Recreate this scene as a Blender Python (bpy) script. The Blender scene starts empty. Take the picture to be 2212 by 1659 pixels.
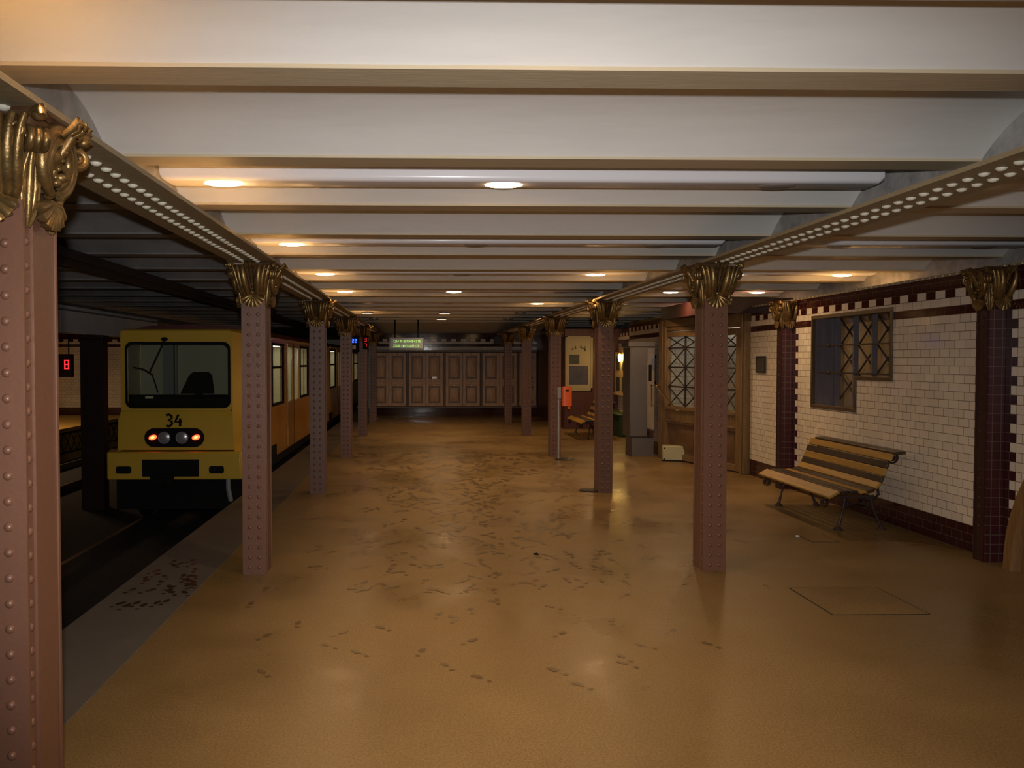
import bpy, bmesh, math, random
from mathutils import Vector, Matrix
random.seed(7)
S = bpy.context.scene
COL = S.collection
PI = math.pi

# ------------------------------------------------------------------ camera, world, light, exposure
cam_d = bpy.data.cameras.new('camera'); cam = bpy.data.objects.new('camera', cam_d); COL.objects.link(cam)
cam.location = (0, 0, 1.70)
cam.rotation_euler = (math.radians(90 - 1.6), 0, math.radians(-1.4))
cam_d.lens = 29.83; cam_d.sensor_width = 36.0; cam_d.sensor_fit = 'HORIZONTAL'
cam_d.shift_x = 0.0678; cam_d.clip_start = 0.05; cam_d.clip_end = 200
S.camera = cam

w = bpy.data.worlds.new('world'); S.world = w; w.use_nodes = True
w.node_tree.nodes['Background'].inputs[0].default_value = (1.0, 0.86, 0.74, 1)
w.node_tree.nodes['Background'].inputs[1].default_value = 0.012

fl_d = bpy.data.lights.new('camera_flash', 'SPOT'); fl = bpy.data.objects.new('camera_flash', fl_d); COL.objects.link(fl)
fl.location = (0.0, -0.05, 1.84)
fl.rotation_euler = (math.radians(90 - 6), 0, math.radians(-6))
fl_d.energy = 620; fl_d.color = (1.0, 0.97, 0.95); fl_d.shadow_soft_size = 0.025
fl.scale = (1.5, 1, 1); fl_d.spot_size = math.radians(74); fl_d.spot_blend = 1.0
LAMP = 70.0
BEAM = 12.0
LAMP_COL = (1.0, 0.62, 0.30)

S.view_settings.view_transform = 'Standard'; S.view_settings.look = 'None'
S.view_settings.exposure = 0.0; S.view_settings.gamma = 1.0; S.view_settings.use_curve_mapping = False

# ------------------------------------------------------------------ geometry helpers
class MB:
    def __init__(s): s.bm = bmesh.new()
    def poly(s, pts):
        return s.bm.faces.new([s.bm.verts.new(p) for p in pts])
    def box(s, x0, x1, y0, y1, z0, z1, M=None):
        x0, x1 = min(x0, x1), max(x0, x1); y0, y1 = min(y0, y1), max(y0, y1); z0, z1 = min(z0, z1), max(z0, z1)
        c = [(x0,y0,z0),(x1,y0,z0),(x1,y1,z0),(x0,y1,z0),(x0,y0,z1),(x1,y0,z1),(x1,y1,z1),(x0,y1,z1)]
        v = [s.bm.verts.new((M @ Vector(p)) if M is not None else p) for p in c]
        for f in ((0,3,2,1),(4,5,6,7),(0,1,5,4),(1,2,6,5),(2,3,7,6),(3,0,4,7)):
            s.bm.faces.new([v[i] for i in f])
        return s
    def loft(s, rings, caps=True, closed=True):
        R = [[s.bm.verts.new(p) for p in r] for r in rings]
        n = len(R[0])
        for a, b in zip(R, R[1:]):
            for i in range(n if closed else n - 1):
                j = (i + 1) % n
                s.bm.faces.new((a[i], a[j], b[j], b[i]))
        if caps and closed:
            s.bm.faces.new(list(reversed(R[0]))); s.bm.faces.new(R[-1])
        return s
    def tube(s, pts, r, n=8, flat=1.0, up=None, caps=True):
        pts = [Vector(p) for p in pts]
        if not isinstance(r, (list, tuple)): r = [r] * len(pts)
        rings = []; prev = None
        for i, p in enumerate(pts):
            t = (pts[min(i+1, len(pts)-1)] - pts[max(i-1, 0)])
            if t.length < 1e-9: t = Vector((0,0,1))
            t.normalize()
            u = Vector(up) if up is not None else (prev if prev is not None else (Vector((0,0,1)) if abs(t.z) < .9 else Vector((1,0,0))))
            a = u - t * u.dot(t)
            if a.length < 1e-6: a = t.orthogonal()
            a.normalize(); prev = a; b = t.cross(a)
            rings.append([p + a * (math.cos(2*PI*k/n) * r[i] * flat) + b * (math.sin(2*PI*k/n) * r[i]) for k in range(n)])
        return s.loft(rings, caps)
    def strap(s, pts, wdt, th, side):
        """flat bar swept along pts; width runs along the vector side"""
        pts = [Vector(p) for p in pts]; side = Vector(side).normalized(); rings = []
        for i, p in enumerate(pts):
            t = (pts[min(i+1, len(pts)-1)] - pts[max(i-1, 0)]).normalized()
            nn = t.cross(side).normalized()
            ww = (wdt[i] if isinstance(wdt, (list, tuple)) else wdt) / 2; h = th / 2
            rings.append([p - side*ww - nn*h, p + side*ww - nn*h, p + side*ww + nn*h, p - side*ww + nn*h])
        return s.loft(rings)
    def dome(s, c, nrm, r, h, n=8, m=2):
        c = Vector(c); nrm = Vector(nrm).normalized(); a = nrm.orthogonal().normalized(); b = nrm.cross(a)
        R = []
        for k in range(m + 1):
            t = k / (m + 1) * PI / 2
            R.append([s.bm.verts.new(c + nrm*(math.sin(t)*h) + (a*math.cos(2*PI*i/n) + b*math.sin(2*PI*i/n))*(math.cos(t)*r)) for i in range(n)])
        top = s.bm.verts.new(c + nrm*h)
        for p, q in zip(R, R[1:]):
            for i in range(n): s.bm.faces.new((p[i], p[(i+1)%n], q[(i+1)%n], q[i]))
        for i in range(n): s.bm.faces.new((R[-1][i], R[-1][(i+1)%n], top))
        return s
    def ball(s, c, rx, ry, rz, n=12, m=8, M=None):
        c = Vector(c); R = []
        for k in range(1, m):
            t = PI * k / m
            R.append([s.bm.verts.new(c + (M @ Vector((rx*math.sin(t)*math.cos(2*PI*i/n), ry*math.sin(t)*math.sin(2*PI*i/n), rz*math.cos(t))) if M is not None else
                      Vector((rx*math.sin(t)*math.cos(2*PI*i/n), ry*math.sin(t)*math.sin(2*PI*i/n), rz*math.cos(t))))) for i in range(n)])
        d = Vector((0,0,rz)); d = M @ d if M is not None else d
        T = s.bm.verts.new(c + d); B = s.bm.verts.new(c - d)
        for p, q in zip(R, R[1:]):
            for i in range(n): s.bm.faces.new((p[i], q[i], q[(i+1)%n], p[(i+1)%n]))
        for i in range(n):
            s.bm.faces.new((T, R[0][i], R[0][(i+1)%n])); s.bm.faces.new((B, R[-1][(i+1)%n], R[-1][i]))
        return s
    def lathe(s, prof, c, n=24, axis='Z'):
        rings = []
        for r, z in prof:
            ring = []
            for i in range(n):
                a = 2*PI*i/n
                if axis == 'Z': p = (c[0]+r*math.cos(a), c[1]+r*math.sin(a), c[2]+z)
                elif axis == 'Y': p = (c[0]+r*math.cos(a), c[1]+z, c[2]+r*math.sin(a))
                else: p = (c[0]+z, c[1]+r*math.cos(a), c[2]+r*math.sin(a))
                ring.append(p)
            rings.append(ring)
        return s.loft(rings)
    def ring_panel(s, outer, inner):
        a = [s.bm.verts.new(p) for p in outer]; b = [s.bm.verts.new(p) for p in inner]; n = len(a)
        for i in range(n):
            s.bm.faces.new((a[i], a[(i+1)%n], b[(i+1)%n], b[i]))
        return s
    def prism(s, pts, d):
        """polygon pts extruded along vector d"""
        d = Vector(d); return s.loft([[Vector(p) for p in pts], [Vector(p) + d for p in pts]])
    def build(s, name, m, parent=None, bevel=0, smooth=True, angle=38):
        bm = s.bm
        bmesh.ops.recalc_face_normals(bm, faces=bm.faces)
        me = bpy.data.meshes.new(name); bm.to_mesh(me); bm.free()
        if smooth:
            me.polygons.foreach_set('use_smooth', [True]*len(me.polygons))
            me.set_sharp_from_angle(angle=math.radians(angle))
        me.materials.append(m)
        o = bpy.data.objects.new(name, me); COL.objects.link(o)
        if parent is not None: o.parent = parent
        if bevel:
            b = o.modifiers.new('bevel', 'BEVEL'); b.width = bevel; b.segments = 2; b.limit_method = 'ANGLE'
        return o

def rrect(x0, x1, z0, z1, r, k=6):
    pts = []
    for cx, cz, a0 in ((x1-r, z1-r, 0), (x0+r, z1-r, 90), (x0+r, z0+r, 180), (x1-r, z0+r, 270)):
        for i in range(k + 1):
            a = math.radians(a0 + 90*i/k); pts.append((cx + r*math.cos(a), cz + r*math.sin(a)))
    return pts

def tag(o, label=None, cat=None, group=None, kind=None):
    if label: o['label'] = label
    if cat: o['category'] = cat
    if group: o['group'] = group
    if kind: o['kind'] = kind
    return o
def empty(name, loc=(0,0,0), rz=0):
    o = bpy.data.objects.new(name, None); COL.objects.link(o); o.location = loc; o.rotation_euler = (0,0,rz)
    o.empty_display_size = .1
    return o
def struct(o, label, cat='structure', group=None):
    return tag(o, label, cat, group, 'structure')
KIDS = {}
def copy_tree(o, parent=None):
    c = o.copy(); COL.objects.link(c)
    c.parent = parent
    if parent is not None: c.matrix_parent_inverse = o.matrix_parent_inverse
    for ch in [x for x in bpy.data.objects if x.parent == o]: copy_tree(ch, c)
    return c

# ------------------------------------------------------------------ materials
def nt(name):
    m = bpy.data.materials.new(name); m.use_nodes = True
    t = m.node_tree; b = t.nodes['Principled BSDF']
    return m, t, b
def rgb(c): return (c[0], c[1], c[2], 1)
def mat(name, c, rough=.5, metal=0, var=0, scale=8, bump=0, bscale=None, stretch=None, coat=0, spec=.5, rvar=0):
    m, t, b = nt(name)
    b.inputs['Base Color'].default_value = rgb(c); b.inputs['Roughness'].default_value = rough
    b.inputs['Metallic'].default_value = metal; b.inputs['Specular IOR Level'].default_value = spec
    if coat: b.inputs['Coat Weight'].default_value = coat; b.inputs['Coat Roughness'].default_value = .12
    if var or bump or rvar:
        tc = t.nodes.new('ShaderNodeTexCoord'); mp = t.nodes.new('ShaderNodeMapping')
        t.links.new(tc.outputs['Object'], mp.inputs[0])
        if stretch: mp.inputs['Scale'].default_value = stretch
        n = t.nodes.new('ShaderNodeTexNoise'); n.inputs['Scale'].default_value = scale; n.inputs['Detail'].default_value = 6
        n.inputs['Roughness'].default_value = .65
        t.links.new(mp.outputs[0], n.inputs['Vector'])
        if var:
            r = t.nodes.new('ShaderNodeValToRGB')
            r.color_ramp.elements[0].position = .3; r.color_ramp.elements[1].position = .72
            r.color_ramp.elements[0].color = rgb([max(0, x*(1-var)) for x in c]); r.color_ramp.elements[1].color = rgb([x*(1+var*.6) for x in c])
            t.links.new(n.outputs['Fac'], r.inputs[0]); t.links.new(r.outputs[0], b.inputs['Base Color'])
        if rvar:
            mr = t.nodes.new('ShaderNodeMapRange'); mr.inputs[3].default_value = rough - rvar; mr.inputs[4].default_value = rough + rvar
            t.links.new(n.outputs['Fac'], mr.inputs[0]); t.links.new(mr.outputs[0], b.inputs['Roughness'])
        if bump:
            n2 = t.nodes.new('ShaderNodeTexNoise'); n2.inputs['Scale'].default_value = bscale or scale*4; n2.inputs['Detail'].default_value = 4
            t.links.new(mp.outputs[0], n2.inputs['Vector'])
            bp = t.nodes.new('ShaderNodeBump'); bp.inputs['Strength'].default_value = bump; bp.inputs['Distance'].default_value = .01
            t.links.new(n2.outputs['Fac'], bp.inputs['Height']); t.links.new(bp.outputs[0], b.inputs['Normal'])
    return m
def emit(name, c, s):
    m, t, b = nt(name)
    b.inputs['Base Color'].default_value = rgb(c); b.inputs['Emission Color'].default_value = rgb(c)
    b.inputs['Emission Strength'].default_value = s; b.inputs['Roughness'].default_value = .4
    return m
def glass(name, tint=(1,1,1), refl=.12):
    m = bpy.data.materials.new(name); m.use_nodes = True; t = m.node_tree; t.nodes.clear()
    o = t.nodes.new('ShaderNodeOutputMaterial'); mx = t.nodes.new('ShaderNodeMixShader')
    a = t.nodes.new('ShaderNodeBsdfTransparent'); g = t.nodes.new('ShaderNodeBsdfGlossy')
    a.inputs[0].default_value = rgb(tint); g.inputs['Roughness'].default_value = .03
    mx.inputs[0].default_value = refl
    t.links.new(a.outputs[0], mx.inputs[1]); t.links.new(g.outputs[0], mx.inputs[2]); t.links.new(mx.outputs[0], o.inputs[0])
    return m
ROW, TW = .0785, .15
def tile_mat(name, axis, pil=(), white=(.80,.725,.61), dark=(.042,.008,.009), bands=True, off=0.0, tw=TW, offs=.5, joint=.0028, rough=.08):
    """glazed brick tiles in courses of ROW; maroon skirting, stripe, checker frieze, maroon toothing round the pilasters"""
    m, t, b = nt(name); N = t.nodes.new; L = t.links.new
    tc = N('ShaderNodeTexCoord'); sp = N('ShaderNodeSeparateXYZ'); L(tc.outputs['Object'], sp.inputs[0])
    def mt(op, a, bb=None, c=None):
        n = N('ShaderNodeMath'); n.operation = op
        for i, v in enumerate((a, bb, c)):
            if v is None: continue
            if isinstance(v, (int, float)): n.inputs[i].default_value = v
            else: L(v, n.inputs[i])
        return n.outputs[0]
    u = mt('ADD', mt('ADD', sp.outputs['X'], sp.outputs['Y']) if axis == 'XY' else sp.outputs['XYZ'.index(axis)], off + 30.0); z = sp.outputs['Z']
    cb = N('ShaderNodeCombineXYZ'); L(u, cb.inputs[0]); L(z, cb.inputs[1])
    br = N('ShaderNodeTexBrick'); L(cb.outputs[0], br.inputs['Vector'])
    br.inputs['Scale'].default_value = 1; br.inputs['Brick Width'].default_value = tw; br.inputs['Row Height'].default_value = ROW
    br.inputs['Mortar Size'].default_value = joint; br.inputs['Mortar Smooth'].default_value = .2; br.offset = offs
    br.inputs['Color1'].default_value = rgb(white); br.inputs['Color2'].default_value = rgb([x*.88 for x in white])
    br.inputs['Mortar'].default_value = (.30,.235,.15,1)
    row = mt('FLOOR', mt('DIVIDE', z, ROW))
    par = mt('MODULO', row, 2.0)
    if bands:
        d = mt('LESS_THAN', row, 2.5)
        d = mt('MAXIMUM', d, mt('COMPARE', row, 27.0, .4))
        d = mt('MAXIMUM', d, mt('GREATER_THAN', row, 29.5))
        chk = mt('MODULO', mt('FLOOR', mt('DIVIDE', u, TW)), 2.0)
        d = mt('MAXIMUM', d, mt('MULTIPLY', chk, mt('COMPARE', row, 29.0, .4)))
        for p in pil:
            dist = mt('ABSOLUTE', mt('SUBTRACT', u, p + off + 30.0))
            d = mt('MAXIMUM', d, mt('LESS_THAN', dist, mt('ADD', mt('MULTIPLY', par, .075), .155)))
    else: d = None
    mx = N('ShaderNodeMix'); mx.data_type = 'RGBA'
    mx.inputs[0].default_value = 0 if bands else 1
    if d is not None: L(d, mx.inputs[0])
    L(br.outputs['Color'], mx.inputs[6]); mx.inputs[7].default_value = rgb(dark)
    # pale grey joints between the maroon tiles
    mj = N('ShaderNodeMix'); mj.data_type = 'RGBA'; L(mt('MULTIPLY', br.outputs['Fac'], .6), mj.inputs[0])
    L(mx.outputs[2], mj.inputs[6]); mj.inputs[7].default_value = (.16,.125,.10,1)
    L(mj.outputs[2], b.inputs['Base Color'])
    b.inputs['Roughness'].default_value = rough; b.inputs['Specular IOR Level'].default_value = .5 if rough < .2 else .25
    bp = N('ShaderNodeBump'); bp.inputs['Strength'].default_value = .55; bp.inputs['Distance'].default_value = .004; bp.invert = True
    nz = N('ShaderNodeTexNoise'); nz.inputs['Scale'].default_value = 9; L(tc.outputs['Object'], nz.inputs['Vector'])
    L(mt('ADD', br.outputs['Fac'], mt('MULTIPLY', nz.outputs['Fac'], .18)), bp.inputs['Height']); L(bp.outputs[0], b.inputs['Normal'])
    return m

M = {}
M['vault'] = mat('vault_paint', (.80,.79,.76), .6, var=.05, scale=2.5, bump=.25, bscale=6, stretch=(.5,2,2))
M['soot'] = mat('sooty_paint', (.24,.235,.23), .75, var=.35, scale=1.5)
M['infill'] = mat('dirty_plaster', (.47,.46,.45), .8, var=.35, scale=7, bump=.4, bscale=20)
M['olive'] = mat('olive_paint', (.27,.215,.125), .5, var=.08, scale=5, bump=.15, bscale=30, stretch=(.3,3,3))
M['olive_beam'] = mat('beam_paint', (.56,.47,.32), .5, var=.08, scale=5, bump=.15, bscale=30, stretch=(.3,3,3))
M['rivet'] = mat('pale_rivets', (.66,.64,.52), .4)  # rivet heads paler than the olive girder
M['column'] = mat('brown_column_paint', (.150,.070,.043), .42, var=.06, scale=4, bump=.12, bscale=40)
M['gold'] = mat('old_gold_paint', (.25,.158,.058), .38, metal=.75, var=.5, scale=16, bump=.2, bscale=60)
M['gold_brown'] = mat('brown_gold_paint', (.115,.058,.028), .45, metal=.3, var=.3, scale=14)
M['white'] = mat('white_enamel', (.80,.80,.84), .3, coat=.2)
M['dim_lens'] = mat('unlit_lens', (.28,.26,.24), .25)
M['lens'] = emit('lit_lens', LAMP_COL, LAMP)
M['lens_bright'] = emit('bright_lit_lens', LAMP_COL, LAMP*1.6)
def floor_mat():
    m, t, b = nt('tan_asphalt'); N = t.nodes.new; L = t.links.new
    tc = N('ShaderNodeTexCoord')
    n1 = N('ShaderNodeTexNoise'); n1.inputs['Scale'].default_value = 90; n1.inputs['Detail'].default_value = 3
    n2 = N('ShaderNodeTexNoise'); n2.inputs['Scale'].default_value = .7; n2.inputs['Detail'].default_value = 7; n2.inputs['Roughness'].default_value = .6
    L(tc.outputs['Object'], n1.inputs['Vector']); L(tc.outputs['Object'], n2.inputs['Vector'])
    r1 = N('ShaderNodeValToRGB'); r1.color_ramp.elements[0].position = .3; r1.color_ramp.elements[1].position = .7
    r1.color_ramp.elements[0].color = (.188,.118,.044,1); r1.color_ramp.elements[1].color = (.308,.208,.090,1)
    L(n1.outputs['Fac'], r1.inputs[0])
    r2 = N('ShaderNodeValToRGB'); r2.color_ramp.elements[0].position = .32; r2.color_ramp.elements[1].position = .62
    r2.color_ramp.elements[0].color = (.74,.72,.66,1); r2.color_ramp.elements[1].color = (1,1,1,1)
    L(n2.outputs['Fac'], r2.inputs[0])
    mx = N('ShaderNodeMix'); mx.data_type = 'RGBA'; mx.blend_type = 'MULTIPLY'; mx.inputs[0].default_value = 1
    L(r1.outputs[0], mx.inputs[6]); L(r2.outputs[0], mx.inputs[7]); L(mx.outputs[2], b.inputs['Base Color'])
    mr = N('ShaderNodeMapRange'); mr.inputs[1].default_value = .35; mr.inputs[2].default_value = .65
    mr.inputs[3].default_value = .24; mr.inputs[4].default_value = .56
    L(n2.outputs['Fac'], mr.inputs[0]); L(mr.outputs[0], b.inputs['Roughness'])
    b.inputs['Specular IOR Level'].default_value = .28
    n3 = N('ShaderNodeTexNoise'); n3.inputs['Scale'].default_value = 14; L(tc.outputs['Object'], n3.inputs['Vector'])
    bp = N('ShaderNodeBump'); bp.inputs['Strength'].default_value = .12; bp.inputs['Distance'].default_value = .01
    L(n3.outputs['Fac'], bp.inputs['Height']); L(bp.outputs[0], b.inputs['Normal'])
    return m
M['floor'] = floor_mat()
M['edge'] = mat('grey_granite_edge', (.135,.120,.105), .55, var=.12, scale=3, bump=.1, bscale=80)
M['stain'] = mat('damp_smudge', (.132,.080,.029), .36, var=.3, scale=30)
M['ballast'] = mat('black_track_bed', (.018,.015,.014), .9, var=.5, scale=20, bump=.8, bscale=40)
M['steel'] = mat('rail_steel', (.16,.14,.13), .35, metal=.8)
M['iron'] = mat('black_iron', (.035,.026,.024), .5, metal=.2)
M['iron_red'] = mat('dull_cast_iron', (.060,.036,.034), .5, metal=.3, var=.2, scale=20)
M['maroon'] = tile_mat('maroon_tiles', 'Y', bands=False)
M['maroon_paint'] = mat('maroon_painted_steel', (.036,.011,.011), .42, var=.15, scale=6)
M['tile_right'] = tile_mat('tiles_along', 'Y', pil=(7.05, 11.10))
M['tile_end'] = tile_mat('tiles_across', 'X')
M['tile_plain'] = tile_mat('tiles_along_plain', 'XY', off=.03)
def wood(name, c, rough=.4):
    return mat(name, c, rough, var=.35, scale=5, stretch=(6,6,.7), bump=.12, bscale=12)
M['wood'] = wood('brown_oak', (.64,.39,.22))
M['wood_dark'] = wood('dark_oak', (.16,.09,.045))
M['wood_olive'] = wood('olive_oak', (.215,.135,.062), .45)
M['wood_frame'] = wood('dark_window_oak', (.105,.066,.034))
M['wood_red'] = wood('reddish_panelling', (.10,.032,.020))
M['wood_arch'] = wood('honey_oak', (.23,.125,.045), .45)
M['slat_y'] = mat('yellow_slat', (.42,.24,.048), .45, var=.25, scale=4, stretch=(8,.6,8), bump=.1, bscale=10)
M['slat_d'] = mat('dark_slat', (.045,.028,.018), .4, var=.3, scale=4, stretch=(8,.6,8))
M['train'] = mat('train_yellow', (.66,.42,.045), .32, var=.05, scale=2, coat=.3)
M['train_side'] = mat('train_orange', (.46,.215,.025), .32, var=.06, scale=2, coat=.3)
M['train_red'] = mat('train_roof_red', (.11,.022,.015), .5, var=.2, scale=3)
M['black'] = mat('black_paint', (.010,.0095,.0095), .8, spec=.15)
M['rubber'] = mat('black_rubber', (.009,.009,.010), .85, spec=.15)
M['chrome'] = mat('chrome', (.75,.75,.78), .12, metal=1)
M['brass'] = mat('brass', (.72,.50,.20), .25, metal=1)
M['inside'] = mat('cream_interior', (.62,.56,.40), .5)
M['inside_grey'] = mat('grey_cab_interior', (.50,.47,.36), .6)
M['glass'] = glass('clear_glass', (.92,.94,.92), .10)
M['glass_dark'] = glass('tinted_windscreen', (.90,.92,.88), .05)
M['shutter'] = mat('grey_steel_lining', (.165,.150,.175), .38, metal=.25, var=.2, scale=5, stretch=(3,3,.4))
M['window_iron'] = mat('grey_window_bars', (.15,.135,.155), .4, metal=.2)
M['red_led'] = emit('red_led', (1,.02,.03), 2.2)
M['blue_led'] = emit('blue_led', (.02,.09,1), 6)
M['green_led'] = emit('green_led', (.42,.80,.16), 1.0)
M['panel_face'] = mat('grey_display_face', (.22,.24,.22), .25)
M['display_frame'] = mat('blue_grey_frame', (.11,.135,.145), .4, metal=.2)
M['grey_frame'] = mat('grey_metal_frame', (.34,.36,.37), .35, metal=.3)
M['tail'] = emit('red_tail_light', (1,.045,.012), 7)
M['tail_core'] = emit('tail_filament', (1,.30,.05), 7)
M['lamp_glass'] = mat('headlight_glass', (.45,.45,.47), .22, metal=.55, bump=.3, bscale=40)
M['stainless'] = mat('brushed_steel', (.22,.20,.19), .42, metal=.75, var=.1, scale=3, bump=.05, bscale=60)
M['mirror'] = mat('polished_steel', (.62,.60,.60), .06, metal=1, bump=.03, bscale=5)
M['orange'] = mat('orange_plastic', (.80,.13,.02), .35)
M['paper'] = mat('poster_paper', (.42,.37,.24), .5, var=.06, scale=3)
M['photo_blue'] = mat('blue_photo', (.085,.082,.13), .35, var=.5, scale=4)
M['photo_grey'] = mat('grey_photo', (.07,.07,.065), .35, var=.5, scale=6)
M['frame_cream'] = mat('cream_frame', (.40,.34,.22), .4)
M['notice'] = mat('cream_notice_board', (.62,.48,.25), .5)
M['sheet'] = mat('dark_green_sheet', (.055,.065,.045), .5)
M['green'] = mat('green_paint', (.030,.075,.022), .45)
M['pale_box'] = mat('pale_cream_paint', (.46,.44,.26), .5, var=.08, scale=4)
M['plaque'] = mat('grey_plaque', (.060,.055,.042), .6)
M['plate'] = mat('pale_plate', (.85,.82,.62), .15, coat=.5)
M['duct'] = mat('pale_grey_soffit', (.78,.76,.76), .6, var=.1, scale=2)
M['hatch'] = mat('hatch_asphalt', (.25,.165,.07), .45, var=.2, scale=60)
M['gap'] = mat('dark_joint', (.030,.020,.010), .8)
M['train_lamp'] = emit('carriage_lamp', (1,.93,.66), 2.4)
M['office_lamp'] = emit('office_lamp', (1,.66,.30), 16)
M['office_wall'] = mat('office_wall', (.36,.26,.14), .6, var=.1, scale=3)
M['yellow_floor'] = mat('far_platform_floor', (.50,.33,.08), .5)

# ------------------------------------------------------------------ setting
XL, XR = -1.327, 2.35            # the two column rows
TL, TR = -1.62, 2.96             # arch infill walls over the girders
Y0, YE = -5.2, 26.0
BEAM0, BAY = 3.19, 1.353
ZB, RISE = 2.765, .20
beams = [BEAM0 + BAY*n for n in range(-6, 17)]

b = MB(); b.box(-1.668, 6.0, Y0, 26.3, -.12, 0); floor = b.build('floor', M['floor'])
struct(floor, 'tan speckled asphalt platform floor', 'floor')
b = MB(); b.box(-2.27, -1.668, Y0, 40, -.12, 0); b.box(-2.25, -1.668, Y0, 40, -1.0, -.12)
struct(b.build('trim_1', M['edge'], bevel=.004), 'grey stone strip along the platform edge', 'platform edge')
b = MB(); b.box(-9.0, -2.25, Y0, 45, -1.05, -.85)
struct(b.build('floor_track', M['ballast']), 'dark sunken track bed beside the platform', 'track bed')
b = MB(); b.box(-13, -8.9, 6, 26.6, -.12, 0); b.box(-9.3, -9.0, 6, 26.6, -1.0, -.12)
struct(b.build('floor_far', M['yellow_floor']), 'yellow lit floor of the opposite platform', 'floor')

# vaulted ceiling: jack arches between transverse beams
def vault(b, x0, x1, bl):
    K = 12
    for y0, y1 in zip(bl, bl[1:]):
        a, c = y0 + .1, y1 - .1
        h = (c - a)/2; R = (h*h + RISE*RISE)/(2*RISE); cy = (a + c)/2; cz = ZB + RISE - R
        ph = math.asin(h/R)
        prof = [(cy + R*math.sin(-ph + 2*ph*i/K), cz + R*math.cos(-ph + 2*ph*i/K)) for i in range(K + 1)]
        lo = [(x0, y, z) for y, z in prof]; hi = [(x1, y, z) for y, z in prof]
        b.loft([lo, hi], caps=False, closed=False)
b = MB(); vault(b, TL, TR, beams); vault(b, TR + .1, 6.0, beams)
b.box(-13, 6.1, Y0, 26.4, 3.0, 3.1)
ceil = b.build('ceiling', M['vault'], angle=60)
struct(ceil, 'off-white ceiling of shallow arches between olive beams', 'ceiling')
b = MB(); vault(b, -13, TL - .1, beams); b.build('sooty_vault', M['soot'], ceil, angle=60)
for y in beams:
    b = MB(); b.box(TL, TR, y - .1, y + .1, 2.75, ZB + .004); b.box(TR + .1, 6.0, y - .1, y + .1, 2.75, ZB + .004)
    b.build('beam', M['olive_beam'], ceil)
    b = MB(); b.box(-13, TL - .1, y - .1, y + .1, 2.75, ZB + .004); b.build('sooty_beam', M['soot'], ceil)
for x in (TL, TR + .1, 6.0):
    b = MB(); b.box(x - .1, x, Y0, 26.2, 2.65 if x < 5 else 2.475, 2.99); b.build('arch_infill', M['infill'], ceil)

# riveted longitudinal girders
def girder(xc, wd, name, label, mt='olive', rivets=True, y1=26.0, zb=2.47):
    b = MB(); b.box(xc - wd/2, xc + wd/2, Y0, y1, zb, zb + .02); q = -1 if xc < 0 else 1; o_ = xc + q*(wd/2 - .005); e_ = xc + q*(wd/2 + .13 if xc < 0 else wd/2 + .45)
    b.prism([(o_, Y0, zb + .018), (o_ - q*.02, Y0, zb + .018), (e_ - q*.02, Y0, 2.66), (e_, Y0, 2.66)], (0, y1 - Y0, 0))
    g = b.build(name, M[mt]); struct(g, label, 'girder')
    if rivets:
        b = MB(); y = Y0 + .06
        while y < y1:
            for dx in (-.055, .055): b.dome((xc + dx, y, zb), (0,0,-1), .023, .014, 8, 2)
            y += .105
        r = b.build('rivets', M['rivet'], g)
    return g
girder(-1.325, .35, 'trim_2', 'olive riveted girder over the left column row')
girder(2.375, .32, 'trim_3', 'olive riveted girder over the right column row')
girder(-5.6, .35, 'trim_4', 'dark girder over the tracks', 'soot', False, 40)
girder(-9.3, .35, 'trim_5', 'dark girder above the opposite platform edge', 'soot', False, 26.6)

# right hand wall with an L shaped window opening
WX = 4.87
b = MB(); T = 5.23
b.box(WX, T, Y0, 8.66, 0, 2.475); b.box(WX, T, 10.49, 12.46, 0, 2.475)
b.box(WX, T, 8.66, 10.49, 2.25, 2.475); b.box(WX, T, 8.66, 9.39, 0, 1.48); b.box(WX, T, 9.39, 10.49, 0, 1.115)
wr = b.build('wall_right', M['tile_right'], smooth=False)
struct(wr, 'cream glazed tile wall with maroon bands', 'wall')
b = MB(); b.box(WX - .012, 5.95, Y0, 12.4, 2.475, 2.50); struct(b.build('trim_6', M['olive']), 'thin olive ledge along the top of the tiled wall', 'ledge')
b = MB(); y = Y0
while y < 12.3:
    b.dome((WX - .012, y, 2.487), (-1,0,0), .010, .008, 6, 1); y += .105
b.build('rivets', M['rivet'], bpy.data.objects['trim_6'])

# tiled block, recess, poster wall and end wall
b = MB(); b.box(4.22, 5.5, 14.85, 17.2, 0, 2.475); 
struct(b.build('wall_block', M['tile_plain'], smooth=False), 'cream tiled wall block beyond the glazed door', 'wall')
b = MB(); b.box(4.87, 5.5, 17.2, 20.9, 0, 2.475)
struct(b.build('wall_recess', M['tile_plain'], smooth=False), 'cream tiled back wall of the lit recess', 'wall')
b = MB(); b.box(3.53, 5.5, 20.9, 26.0, 0, 2.475)
struct(b.build('wall_poster', M['wood_red']), 'dark red panelled cross wall carrying the big poster', 'wall')
b = MB(); b.box(-1.62, 5.5, YE, YE + .3, 0, 2.72)
struct(b.build('wall_end', M['tile_end'], smooth=False), 'tiled end wall behind the wooden cupboards', 'wall')
b = MB(); b.prism([(TL, 23.6, 2.748), (TL, YE - .01, 2.53), (TL, YE - .01, 2.99), (TL, 23.6, 2.99)], (TR - TL + .6, 0, 0)); struct(b.build('trim_7', M['vault'], smooth=False), 'plain plaster cove sloping down to the end wall', 'cove')
b = MB(); b.box(-13, -8.75, 26.6, 26.9, 0, 2.72)
struct(b.build('wall_far', M['tile_end'], smooth=False), 'tiled end wall of the opposite platform', 'wall')
b = MB(); b.box(-13.2, -13, Y0, 27, -1, 3.0); struct(b.build('wall_left', M['tile_plain'], smooth=False), 'side wall of the opposite platform', 'wall')
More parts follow.
